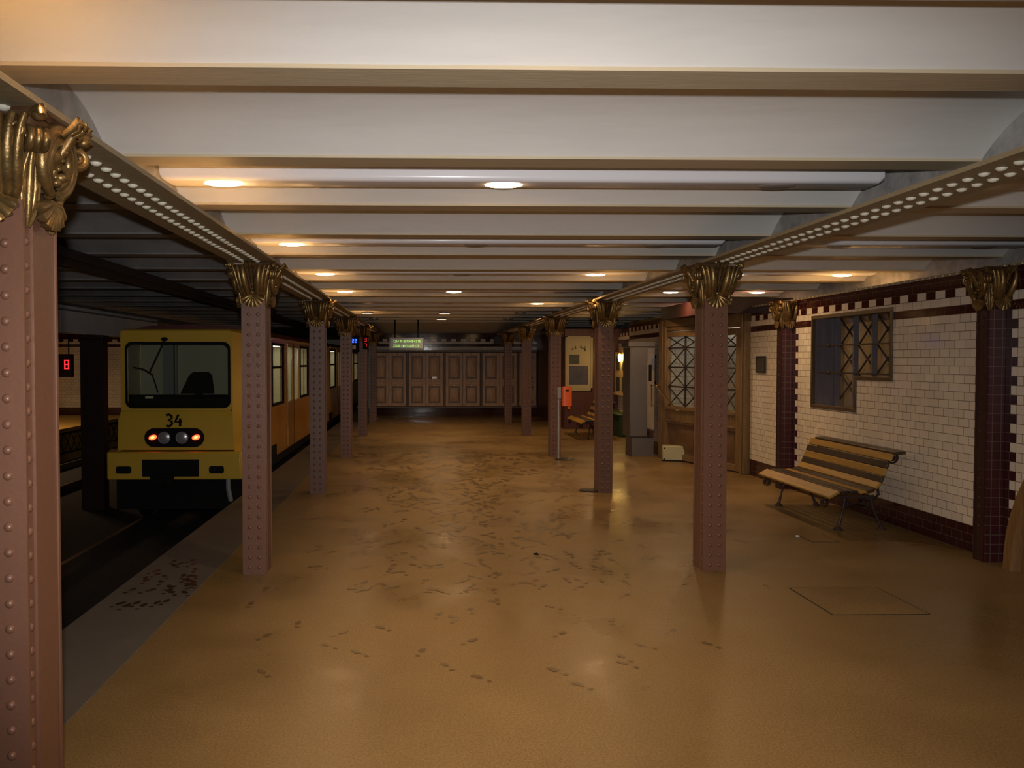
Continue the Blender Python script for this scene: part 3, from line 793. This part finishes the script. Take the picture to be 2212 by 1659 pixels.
# ------------------------------------------------------------------ displays
def display(name, loc, w_, h_, dep, label, cat):
    r = empty(name, loc)
    b = MB(); b.box(-w_/2, w_/2, 0, dep, 0, h_); b.build('housing', M['black'], r, bevel=.008)
    tag(r, label, cat); return r
r = display('platform_clock', (-10.42, 24.75, 1.22), .62, .66, .18, 'black display box with a red 8 above the opposite platform', 'display')
b = MB(); digit(b, '8', .10, .22, .15, .28, -.002, .045); b.build('red_digits', M['red_led'], r)
b = MB(); b.tube([(-.2, .09, .66), (-.2,   .09, 1.54)], .02, 8); b.tube([(.2, .09, .66), (.2,   .09, 1.54)], .02, 8); b.build('hanger', M['black'], r)
r = display('platform_clock', (-1.456, 18.4, 1.88), .20, .36, .12, 'small black hanging clock with blue digits beside the train', 'clock')
b = MB(); digit(b, '2', -.048, .20, .040, .080, -.002, .011); digit(b, '2', .008, .20, .040, .080, -.002, .011); b.build('blue_digits', M['blue_led'], r)
b = MB(); b.box(-.04, .03, -.004, 0, .06, .15); b.build('pale_label', M['inside_grey'], r)
b = MB(); b.tube([(0, .06, .36), (0, .06, .595)], .015, 8); b.build('hanger', M['black'], r)
r = display('platform_clock', (-1.215, 18.4, 1.94), .12, .30, .08, 'small black hanging display with red 3 over 7 between the left columns', 'display')
b = MB(); digit(b, '3', -.021, .165, .042, .080, -.002, .011); digit(b, '7', -.021, .055, .042, .070, -.002, .011); b.build('red_digits', M['red_led'], r)
b = MB(); b.tube([(0, .05, .30), (0, .05, .535)], .015, 8); b.build('hanger', M['black'], r)
# green two line information display
r = empty('information_display', (-.395, 22.0, 1.955))
b = MB(); b.box(-.45, .45, 0, .16, 0, .33); b.build('housing', M['black'], r, bevel=.01)
b = MB(); b.box(-.43, .43, -.006, 0, .055, .315); b.build('screen', M['panel_face'], r)
b = MB(); b.box(-.45, .45, -.02, 0, .0, .05); b.box(-.45, .45, -.012, 0, .312, .33); b.box(-.45, -.425, -.012, 0, .05, .312); b.box(.425, .45, -.012, 0, .05, .312); b.build('frame', M['display_frame'], r)
for zz, words in ((.205, (4, 2, 8, 1, 2)), (.085, (5, 9, 3))):
    b = MB(); xx = -.34
    for wl in words:
        for k in range(wl):
            rr = random.Random(int(zz*1000) + k + wl*7)
            for cc in range(3):
                for rw in range(5):
                    if rr.random() < .62: b.box(xx + cc*.0095, xx + cc*.0095 + .0075, -.010, -.006, zz + rw*.013, zz + rw*.013 + .0105)
            xx += .0375
        xx += .018
    b.build('text_line', M['green_led'], r)
b = MB(); b.tube([(-.3, .08, .33), (-.3, .08, .80)], .018, 8); b.tube([(.3, .08, .33), (.3, .08, .80)], .018, 8); b.build('hanger', M['black'], r)
tag(r, 'hanging grey information display with two lines of green dots', 'display')

# ------------------------------------------------------------------ end wall cupboards
names = ['leftmost wooden wall cupboard, cut off by the far left column', 'second wooden wall cupboard from the left, with a pale plate on its right leaf', 'middle wooden wall cupboard under the checker frieze',
         'fourth wooden wall cupboard, behind the farthest right column', 'rightmost wooden wall cupboard, beside the dark red cross wall']
for i, lb in enumerate(names):
    x0 = -1.56 + 1.125*i; wd = 1.121; wd = min(wd, 3.52 - x0)
    r = empty('cupboard', (x0, 25.97, .25))
    b = MB(); D = .16
    b.box(0, wd, -D + .03, 0, 0, .05); b.box(0, wd, -D + .03, 0, 1.69, 1.74); b.box(0, .03, -D + .03, 0, .05, 1.69); b.box(wd - .03, wd, -D + .03, 0, .05, 1.69); b.box(.03, wd - .03, -.05, -.03, .05, 1.69)
    b.box(0, wd, -D - .01, -D + .03, 1.70, 1.76); b.build('carcass', M['wood_dark'], r, bevel=.006)
    for k in range(2):
        a = .035 + k*(wd - .07)/2; c = a + (wd - .07)/2 - .008; s = .085
        b = MB(); y0, y1 = -D, -D + .035
        b.box(a, a + s, y0, y1, .06, 1.68); b.box(c - s, c, y0, y1, .06, 1.68)
        for z0, z1 in ((.06, .15), (.66, .88), (1.58, 1.68)): b.box(a + s, c - s, y0, y1, z0, z1)
        b.box(a + s, c - s, y0 - .012, y0 + .01, .80, .83); b.box(a + s, c - s, y0 - .008, y0 + .01, .70, .72)
        d = b.build('door', M['wood'], r, bevel=.006)
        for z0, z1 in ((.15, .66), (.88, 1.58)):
            b = MB(); b.box(a + s, c - s, y0 + .024, y0 + .034, z0, z1); b.build('recess_shade', M['wood_dark'], d)  # darker wood paints in the shade around each raised field
            b = MB()
            b.loft([[(a + s + .045, y0 + .022, z0 + .05), (c - s - .045, y0 + .022, z0 + .05), (c - s - .045, y0 + .022, z1 - .05), (a + s + .045, y0 + .022, z1 - .05)],
                    [(a + s + .08, y0 + .008, z0 + .09), (c - s - .08, y0 + .008, z0 + .09), (c - s - .08, y0 + .008, z1 - .09), (a + s + .08, y0 + .008, z1 - .09)]])
            b.build('panel', M['wood'], d)
        b = MB(); b.lathe([(.001, -.02), (.014, -.018), (.014, 0)], ((a + c)/2, y0 - .002, .69), 12, 'Y'); b.build('keyhole', M['brass'], d)
        if i == 1 and k == 1:
            b = MB(); b.box((a+c)/2 - .075, (a+c)/2 + .075, y0 - .016, y0, .885, .96); p = b.build('glint_plate', M['plate'], d, bevel=.006)  # pale colour stands in for the flash glint on a brass plate
        if k == 1:
            b = MB(); b.dome(((a + c)/2, y0, 1.645), (0,-1,0), .018, .014, 10, 3); b.build('stud', M['brass'], d)
    tag(r, lb, 'cupboard', 'wooden cupboards along the end wall')

b = MB(); b.box(2.20, 2.62, 25.80, 25.985, 2.19, 2.44); tag(b.build('loudspeaker', M['iron'], bevel=.015), 'dark box on the end wall tiles behind the farthest right column', 'loudspeaker')
# ------------------------------------------------------------------ benches
def make_bench():
    """local: +x towards the wall, length along y"""
    r = empty('bench', (0,0,0)); L = .875
    sl = [(-.004,.372,29,.125,'y'), (.104,.400,4,.070,'d'), (.194,.402,1,.080,'d'), (.284,.399,4,.072,'y'), (.366,.414,20,.072,'d'), (.436,.462,50,.075,'y'),
          (.474,.524,66,.070,'d'), (.500,.594,71,.075,'y'), (.528,.666,69,.072,'d'), (.566,.742,64,.080,'y')]
    for x, z, a, wd, c in sl:
        b = MB(); R = Matrix.Translation((x, 0, z)) @ Matrix.Rotation(-math.radians(a), 4, 'Y')
        b.box(-wd/2, wd/2, -L, L, -.013, .013, R)
        b.build('slat', M['slat_' + c], r, bevel=.006)['label'] = 'yellow slat' if c == 'y' else 'dark slat'
    b = MB(); R = Matrix.Translation((.622, 0, .790)) @ Matrix.Rotation(-math.radians(4), 4, 'Y')
    b.box(-.055, .055, -L - .05, L - .10, -.014, .014, R); b.build('top_rail', M['slat_d'], r, bevel=.008)
    for y in (-.74, .68):
        b = MB(); up = Vector((0,1,0))
        curve = [(-.062,.306), (-.01,.338), (.05,.366), (.11,.376), (.20,.374), (.29,.370), (.375,.386), (.452,.442), (.496,.520), (.522,.590), (.549,.660), (.588,.734), (.612,.768)]
        b.strap([(x, y, z) for x, z in curve], .045, .016, (0,1,0))
        # front scroll and top scroll
        b.tube(spiral((-.030, y, .282), .048, .010, 1.7, PI*.75, (1,0,0), (0,0,1), 26), .0085, 6, flat=1.6, up=(0,1,0))
        b.tube(spiral((.640, y, .722), .060, .012, 1.7, PI*.75, (-1,0,0), (0,0,1), 26), .0095, 6, flat=1.8, up=(0,1,0))
        b.tube([(.46, y, .46), (.50, y, .42), (.51, y, .36), (.47, y, .315), (.40, y, .30), (.30, y, .315)], .011, 6, flat=1.6, up=(0,1,0))
        # apron scrolls between the legs
        for cx, sx in ((.18, 1), (.40, -1)):
            b.tube(spiral((cx, y, .312), .036, .008, 1.6, PI*.5, (sx,0,0), (0,0,1), 22), .007, 6, flat=1.6, up=(0,1,0))
            b.tube(spiral((cx + sx*.03, y, .262), .026, .007, 1.3, 0, (sx,0,0), (0,0,1), 18), .006, 6, flat=1.6, up=(0,1,0))
        b.tube(bez((.135, y, .20), (.20, y, .29), (.36, y, .29), (.45, y, .20)), .010, 6, flat=1.8, up=(0,1,0))
        b.strap([(.06, y, .345), (.20, y, .335), (.40, y, .335), (.46, y, .345)], .035, .014, (0,1,0))
        b.build('end_frame', M['iron_red'], r, angle=60)
        for pts in (bez((.165,y,.325), (.165,y,.22), (.125,y,.12), (.105,y,.02)), bez((.43,y,.325), (.44,y,.22), (.50,y,.12), (.545,y,.02))):
            b = MB(); n = len(pts)
            b.tube(pts, [.020 - .008*math.sin(PI*i/(n-1)) for i in range(n)], 8)
            p = pts[-1]; b.lathe([(.016, .045), (.024, .03), (.042, .012), (.048, 0)], (p.x, p.y, 0), 12)
            b.build('leg', M['iron_red'], r, angle=60)
    return r
bench = make_bench(); bench.location = (4.065, 9.10, 0)
tag(bench, 'slatted bench with alternating yellow and dark slats against the tiled wall', 'bench', 'slatted platform benches')
bench2 = copy_tree(bench); bench2.location = (3.46, 18.9, 0)
tag(bench2, 'far slatted bench half hidden by the right column row, below the big poster', 'bench', 'slatted platform benches')

# ------------------------------------------------------------------ L shaped window
r = empty('window_1', (WX, 10.49, 1.115))
def wl(b, x0, x1, y0, y1, z0, z1): b.box(x0 - WX, x1 - WX, y0 - 10.49, y1 - 10.49, z0 - 1.115, z1 - 1.115)
b = MB(); f = .045; x0, x1 = WX - .015, WX + .03
wl(b, x0, x1, 8.66, 10.49, 2.25 - f, 2.25); wl(b, x0, x1, 10.49 - .03, 10.49, 1.115 + f, 2.25 - f); wl(b, x0, x1, 8.66, 8.66 + f, 1.48 + f, 2.25 - f)
wl(b, x0, x1, 8.66, 9.39 + f, 1.48, 1.48 + f); wl(b, x0, x1, 9.39, 9.39 + f, 1.115 + f, 1.48); wl(b, x0, x1, 9.39, 10.49, 1.115, 1.115 + f)
b.build('window_frame', M['wood_frame'], r, bevel=.005)
b = MB(); wl(b, WX + .03, 5.22, 10.45, 10.488, 1.12, 2.24); b.build('lining', M['shutter'], r)
b = MB()      # flat upright bars of the grille, in the depth of the reveal
gx = 5.16
for yy in (10.42, 9.98, 9.56, 9.13, 8.72):
    z0 = 1.12 if yy > 9.39 else 1.49
    wl(b, gx - .03, gx + .03, yy - .012, yy + .012, z0, 2.24)
b.build('bar', M['window_iron'], r)
b = MB()
for zz, ya in ((1.55, 8.7), (1.88, 8.7)): wl(b, WX + .05, WX + .062, 8.69, 10.45, zz - .009, zz + .009)
for yy in (9.85, 10.15):
    for zz in (1.55, 1.88): b.ball((.056, yy - 10.49, zz - 1.115), .022, .022, .022, 8, 6)
b.build('cross_rail', M['iron'], r)
b = MB()
ys = [10.42, 9.98, 9.56, 9.13, 8.72]; zs = [2.22, 1.88, 1.55, 1.22]
for ya, yb in zip(ys, ys[1:]):
    for za, zb in zip(zs, zs[1:]):
        if zb < 1.4 and yb < 9.3: continue
        for p, q in (((ya, za), (yb, zb)), ((ya, zb), (yb, za))):
            b.tube([(gx + .035 - WX, p[0] - 10.49, p[1] - 1.115), (gx + .035 - WX, q[0] - 10.49, q[1] - 1.115)], .011, 6)
b.build('lattice', M['iron'], r)
b = MB(); wl(b, 5.215, 5.221, 8.68, 10.47, 1.50, 2.23); wl(b, 5.215, 5.221, 9.40, 10.47, 1.13, 1.50); b.build('pane', M['glass'], r)
tag(r, 'L shaped leaded window with grey bars above the bench', 'window', None, 'structure')
# stair string and lamp in the office
b = MB(); b.prism([(5.9, 8.2, 1.75), (5.9, 8.2, 1.95), (5.9, 10.9, 1.05), (5.9, 10.9, .75)], (.05, 0, 0))
tag(b.build('stair_rail', M['wood_dark']), 'dark sloping stair rail seen behind the L shaped window', 'stair rail')
b = MB(); b.box(6.42, 6.6, 10.0, 11.1, 1.2, 2.1); c_ = b.build('shelf_cabinet', M['wood_olive']); c_.location = (0,0,0); tag(c_, 'warm lit wooden cabinet seen behind the L shaped window', 'cabinet')
b = MB(); b.lathe([(.05, 0), (.16, -.02), (.16, -.05), (.02, -.06)], (5.72, 12.7, 2.27), 16); tag(b.build('office_lamp', M['office_lamp']), 'warm round ceiling lamp inside the office behind the L shaped window', 'lamp')

# plaque
r = empty('wall_plaque', (WX, 12.05, 1.52))
b = MB(); b.box(-.02, 0, -.17, .17, 0, .24); b.build('plate', M['plaque'], r, bevel=.006)
b = MB(); b.ring_panel([(-.022, y, z) for y, z in rrect(-.17, .17, 0, .24, .01, 2)], [(-.026, y, z) for y, z in rrect(-.15, .15, .02, .22, .008, 2)]); b.build('rim', M['iron'], r)
tag(r, 'small dark plaque on the tiled wall beside the glazed door', 'plaque')

# ------------------------------------------------------------------ glazed wooden door (skewed across the corner)
B_, A_ = Vector((4.86, 12.48)), Vector((4.22, 14.78)); DL = (A_ - B_).length; du = (A_ - B_)/DL
dr = empty('door_1', (B_.x, B_.y, 0)); dr.rotation_euler = (0, 0, math.atan2(du.y, du.x))
# local x = u along the door, local +y = towards the platform side (-X)
def ux(px):     # u whose point projects at photo column px
    lo, hi = 0.0, DL
    for _ in range(40):
        m = (lo + hi)/2; p = B_ + du*m
        if 911 + 1833*p.x/p.y > px: lo = m
        else: hi = m
    return lo
b = MB(); y0, y1 = -.03, .05
b.box(0, .13, y0, y1 + .03, 0, 2.40); b.box(DL - .22, DL, y0, y1 + .03, 0, 2.40); b.box(0, DL, y0, y1 + .03, 2.27, 2.40); b.box(.13, DL - .22, y0, y1 + .01, 2.20, 2.27)
b.box(.05, .09, y1 + .03, y1 + .045, 0, 2.38); b.box(DL - .14, DL - .08, y1 + .03, y1 + .045, 0, 2.38)
b.build('door_frame', M['wood_olive'], dr, bevel=.008)
mid = ux(1534)
for n_, (a, c) in enumerate(((.13, mid), (mid, DL - .22))):
    gl0, gl1 = (ux(1601), mid - .10) if n_ == 0 else (mid + .10, ux(1450))
    b = MB(); b.box(a + .004, gl0, y0, y1, .02, 2.19); b.box(gl1, c - .004, y0, y1, .02, 2.19); b.box(gl0, gl1, y0, y1, 2.10, 2.19); b.box(gl0, gl1, y0, y1, .02, .12); b.box(gl0, gl1, y0, y1, .62, .92)
    b.box(gl0, gl1, y1, y1 + .025, .86, .90); b.box(gl0, gl1, y1, y1 + .02, .66, .69)
    leaf = b.build('door_leaf', M['wood_olive'], dr, bevel=.006)
    b = MB(); b.box(gl0, gl1, y0 + .02, y1 - .03, .12, .62); b.loft([[(gl0 + .06, y1 - .03, .18), (gl1 - .06, y1 - .03, .18), (gl1 - .06, y1 - .03, .56), (gl0 + .06, y1 - .03, .56)], [(gl0 + .11, y1 - .01, .23), (gl1 - .11, y1 - .01, .23), (gl1 - .11, y1 - .01, .51), (gl0 + .11, y1 - .01, .51)]])
    b.build('panel', M['wood_dark'], leaf)
    b = MB(); b.box(gl0, gl1, 0, .006, .92, 2.10); b.build('pane', M['glass'], leaf)
    b = MB(); cols = [gl0, (gl0 + gl1)/2, gl1]; rows = [.92, 1.25, 1.58, 1.91, 2.10]
    for x in cols[1:2]: b.box(x - .012, x + .012, .006, .03, .92, 2.10)
    for z in rows[1:4]: b.box(gl0, gl1, .006, .03, z - .012, z + .012)
    for xa, xb in zip(cols, cols[1:]):
        for za, zb in zip(rows, rows[1:]):
            if zb - za < .25: za, zb = 1.91, 2.10
            b.tube([(xa, .02, za), (xb, .02, zb)], .010, 5); b.tube([(xa, .02, zb), (xb, .02, za)], .010, 5)
    b.build('lattice', M['iron'], leaf)
b = MB(); p0, p1 = ux(1438), ux(1484)
b.tube([(p0, y1 + .10, 1.25), (p1, y1 + .10, .86)], .014, 8); b.ball((p0, y1 + .10, 1.25), .022, .022, .022, 8, 6); b.ball((p1, y1 + .10, .86), .022, .022, .022, 8, 6)
b.tube([(p0, y1, 1.25), (p0, y1 + .10, 1.25)], .010, 6); b.tube([(p1, y1, .86), (p1, y1 + .10, .86)], .010, 6)
b.build('door_bar', M['brass'], dr)
b = MB(); b.lathe([(.001, .03), (.03, .025), (.035, 0)], (ux(1436), 0, 1.42), 12); o = b.build('lock', M['brass'], dr); 
struct(dr, 'glazed olive wood door with iron lattice and brass bar', 'door')
b = MB(); b.box(4.98, 5.06, 12.7, 14.6, 2.30, 2.38); tag(b.build('passage_fill', emit('passage_fill_glow', (1,.93,.86), 5.0), bevel=.01), 'pale fill light added out of sight above the passage behind the glazed door', 'lamp')  # unseen tube added to brighten the passage tiles
# pale block before the door
b = MB(); b.box(0, .62, 0, .24, .015, .26); r = empty('kick_step', (4.05, 14.16, 0)); b.build('body', M['pale_box'], r, bevel=.015)
b = MB(); b.box(-.004, .624, -.004, .244, 0, .02); b.build('base', M['black'], r); b = MB(); b.ball((.03, -.002, .22), .012, .006, .012); b.ball((.03, -.002, .04), .012, .006, .012); b.build('screw', M['black'], r)
r.rotation_euler = (0,0,-.25)
tag(r, 'low pale cream box on the floor before the glazed door', 'box')

# arched wooden door at the right edge
r = empty('door_2', (WX, 5.36, 0))
def arch(R, n=28): return [(R*math.cos(PI*i/n), R*math.sin(PI*i/n)) for i in range(n + 1)]
b = MB(); o1 = arch(1.44); i1 = arch(1.29)
b.loft([[(-.09, y, z) for y, z in o1], [(-.13, y*.98, z*.98) for y, z in o1], [(-.13, y*1.02, z*1.02) for y, z in i1], [(-.09, y, z) for y, z in i1], [(-.001, y, z) for y, z in i1]], caps=False, closed=False)
b.loft([[(-.09, y, z) for y, z in o1], [(-.001, y, z) for y, z in o1]], caps=False, closed=False)
b.build('arch_frame', M['wood_arch'], r)
b = MB(); b.prism([(-.06, y, z) for y, z in i1], (.055, 0, 0)); b.build('door_leaf', M['wood_arch'], r)
b = MB()
for yy in (-1, -.6, -.2, .2, .6, 1.0):
    zz = math.sqrt(1.27**2 - yy*yy); b.box(-.072, -.06, yy - .03, yy + .03, .05, zz)
b.build('batten', M['wood_olive'], r)
struct(r, 'round arched honey oak door at the right edge, beside the near pilaster', 'door')

# ------------------------------------------------------------------ things around the right aisle
# stainless cabinet
r = empty('steel_cabinet', (3.66, 14.86, 0))
b = MB(); b.box(.0, .445, 0, .5, .35, 1.93); b.box(-.03, .445, -.02, .5, 1.94, 2.03); b.build('body', M['stainless'], r, bevel=.006)
b = MB(); b.box(.05, .44, .02, .48, 0, .34); b.build('plinth', M['stainless'], r, bevel=.004)
b = MB(); b.box(.305, .44, -.012, 0, .36, 1.92); b.build('door', M['mirror'], r, bevel=.003)
b = MB(); b.box(.015, .295, -.008, 0, .36, 1.92); b.build('side_panel', M['stainless'], r, bevel=.003)
b = MB(); b.box(.335, .385, -.018, -.012, 1.33, 1.62); b.build('slot_panel', M['black'], r)
tag(r, 'tall brushed steel cabinet standing before the tiled block', 'cabinet')
# framed sheet on the block
r = empty('framed_notice', (4.22, 15.55, 1.27))
b = MB(); b.box(-.03, 0, -.36, -.30, 0, .52); b.box(-.03, 0, .30, .36, 0, .52); b.box(-.03, 0, -.36, .36, 0, .05); b.box(-.03, 0, -.36, .36, .47, .52); b.build('frame', M['iron'], r)
b = MB(); b.box(-.012, -.004, -.30, .30, .05, .47); b.build('sheet', M['white'], r)
tag(r, 'dark framed white notice on the tiled block beside the steel cabinet', 'notice')
# big poster
r = empty('poster', (3.88, 20.9, .94))
b = MB(); b.box(-.34, -.29, -.035, 0, 0, 1.36); b.box(.29, .34, -.035, 0, 0, 1.36); b.box(-.34, .34, -.035, 0, 0, .08); b.box(-.34, .34, -.035, 0, 1.32, 1.36); b.build('frame', M['frame_cream'], r, bevel=.005)
b = MB(); b.box(-.29, .29, -.02, -.001, .08, 1.32); b.build('sheet', M['paper'], r)
b = MB(); b.box(-.24, .23, -.024, -.02, .16, .62); b.build('picture', M['photo_blue'], r)
b = MB(); b.box(-.24, .01, -.024, -.02, .66, .90); b.build('picture', M['photo_grey'], r)
b = MB()
for xx, zz, hh in ((-.16, 1.02, .05), (-.09, 1.04, .10), (.05, 1.06, .10), (.15, .98, .15), (.10, 1.04, .05)):
    b.lathe([(.025, 0), (.010, hh*.6), (.001, hh)], (xx, -.0215, zz), 6)
b.build('figures', M['photo_grey'], r)
tag(r, 'tall cream framed poster with a blue picture on the dark red cross wall', 'poster')
# notice board in the recess and its lamp
r = empty('notice_board', (4.84, 20.1, .90))
b = MB(); b.box(-.10, 0, -.66, .66, 0, 1.0); b.box(-.12, 0, -.68, .68, -.04, 0); b.build('board', M['notice'], r, bevel=.006)
for a in (-.5, .12):
    for z in (.06, .56):
        b = MB(); b.box(-.106, -.10, a, a + .38, z, z + .34); b.build('sheet', M['sheet'], r)
tag(r, 'cream notice board with four dark sheets in the lit recess', 'notice board')
r = empty('picture_light', (4.68, 19.98, 1.90))
b = MB(); b.tube([(.19, 0, .02), (.05, 0, .05), (0, 0, .02)], .012, 6); b.lathe([(.02, .02), (.05, -.02), (.06, -.06)], (0, 0, 0), 14); b.build('bracket', M['brass'], r)
b = MB(); b.lathe([(.03, -.05), (.035, -.12), (.03, -.22), (.001, -.23)], (0, 0, 0), 14); b.build('bulb', emit('picture_bulb', (1,.62,.16), 70), r)
tag(r, 'glowing yellow lamp above the notice board in the recess', 'lamp')
b = MB(); b.box(4.35, 4.86, 18.6, 20.4, 0, .46); b.box(4.33, 4.86, 18.58, 20.42, .46, .50); r = b.build('storage_box', M['green'], bevel=.01); tag(r, 'low green box on the floor below the notice board', 'box')
b = MB(); b.box(4.5, 4.75, 18.8, 19.2, .50, .56); tag(b.build('paper_stack', M['paper'], bevel=.01), 'pale stack of papers on the green box', 'papers')
b = MB(); b.box(4.60, 4.86, 17.6, 18.1, 2.02, 2.28); tag(b.build('junction_box', M['grey_frame'], bevel=.015), 'pale grey box high on the recess wall', 'junction box')
# ticket validator on a post
r = empty('ticket_validator', (2.44, 14.45, 0))
b = MB(); b.lathe([(.16, 0), (.16, .012), (.14, .02)], (0, 0, 0), 24); b.build('base', M['iron'], r)
b = MB(); b.tube([(-.10, 0, .015), (-.10, 0, 1.22)], .020, 10); b.tube([(-.10, 0, 1.02), (0, 0, 1.02)], .015, 8); b.build('post', M['grey_frame'], r)
b = MB(); b.box(-.125, -.06, -.05, .03, 1.04, 1.24); b.build('bracket', M['grey_frame'], r, bevel=.01)
b = MB(); b.loft([[(x - .045 + .07, y - .06, z) for x, y in rrect(-.075, .085, -.05, .06, .02, 3)] for z in (.92, 1.255)]); b.box(.045, .085, -.10, -.03, .87, .93); b.build('box', M['orange'], r, bevel=.006)
b = MB(); b.box(.0, .055, -.113, -.108, 1.17, 1.20); b.build('slot', M['black'], r)
tag(r, 'orange ticket validator box on a thin grey post', 'ticket machine')
# floor plates behind the posts of the right row
b = MB(); b.lathe([(.15, 0), (.15, .012), (.13, .018)], (2.20, 10.98, 0), 24); tag(b.build('floor_plate', M['iron']), 'round dark floor plate beside the second right column', 'floor plate')

# hatches in the floor
def hatch(x, y, wx, wy, rz, label):
    r = empty('floor_hatch', (x, y, 0), rz)
    b = MB(); g = .012
    b.box(-wx/2, wx/2, -wy/2, wy/2, .0005, .0015); b.build('joint', M['gap'], r, smooth=False)
    b = MB(); b.box(-wx/2 + g, wx/2 - g, -wy/2 + g, wy/2 - g, .0010, .0035); b.build('lid', M['floor'], r, smooth=False)
    tag(r, label, 'floor hatch', 'floor hatches')
hatch(3.07, 5.89, .67, .68, 0, 'large square floor hatch at the lower right of the platform')
hatch(3.78, 7.98, .26, .36, 0, 'small floor hatch in front of the bench')
b = MB(); b.ball((3.62, 8.05, .006), .022, .018, .010, 8, 6); tag(b.build('paper_scrap', M['white']), 'tiny white scrap on the floor in front of the bench', 'litter')

# damp shoe prints and smudges on the floor
def prints(name, label, spots, m, z):
    b = MB()
    for x, y, sx, sy, a in spots:
        n = 9; rr = random.Random(int(x*977 + y*313)); pts = []; zj = z + rr.random()*.0016
        for i in range(n):
            t = 2*PI*i/n; q = .7 + .5*rr.random()
            px, py = sx*q*math.cos(t), sy*q*math.sin(t)
            pts.append((x + px*math.cos(a) - py*math.sin(a), y + px*math.sin(a) + py*math.cos(a), zj))
        b.poly(pts)
    o = b.build(name, m, smooth=False); tag(o, label, 'shoe prints', None, 'stuff')
sp = []
R_ = random.Random(3)
def step(x, y):
    a = R_.uniform(-.9, .9)
    k_ = .9 + max(0, y - 6)/9; sp.append((x, y, .024*k_, .046*k_, a)); sp.append((x + .10*k_*math.sin(a), y - .10*k_*math.cos(a), .018*k_, .020*k_, a))
for _ in range(520):
    y = 6.2 + 9.5*R_.random(); x = R_.gauss(.55, .9)
    if -1.2 < x < 3.4: step(x, y)
for _ in range(60): step(R_.uniform(-1.2, 2.3), R_.uniform(4.3, 8))
prints('shoe_prints', 'faint brown damp shoe prints scattered over the tan floor', sp, M['stain'], .0012)
sp = []
for _ in range(34):
    y = R_.gauss(6.55, .33); x = R_.uniform(-2.16, -1.72); a = R_.uniform(-.6, .6)
    sp.append((x, y, .024, .045, a)); sp.append((x + .09*math.sin(a), y - .095*math.cos(a), .018, .018, a))
prints('wet_shoe_prints', 'cluster of dark wet shoe prints on the grey edge strip', sp, mat('wet_print', (.035,.018,.014), .25), .0012)

bpy.context.view_layer.update()
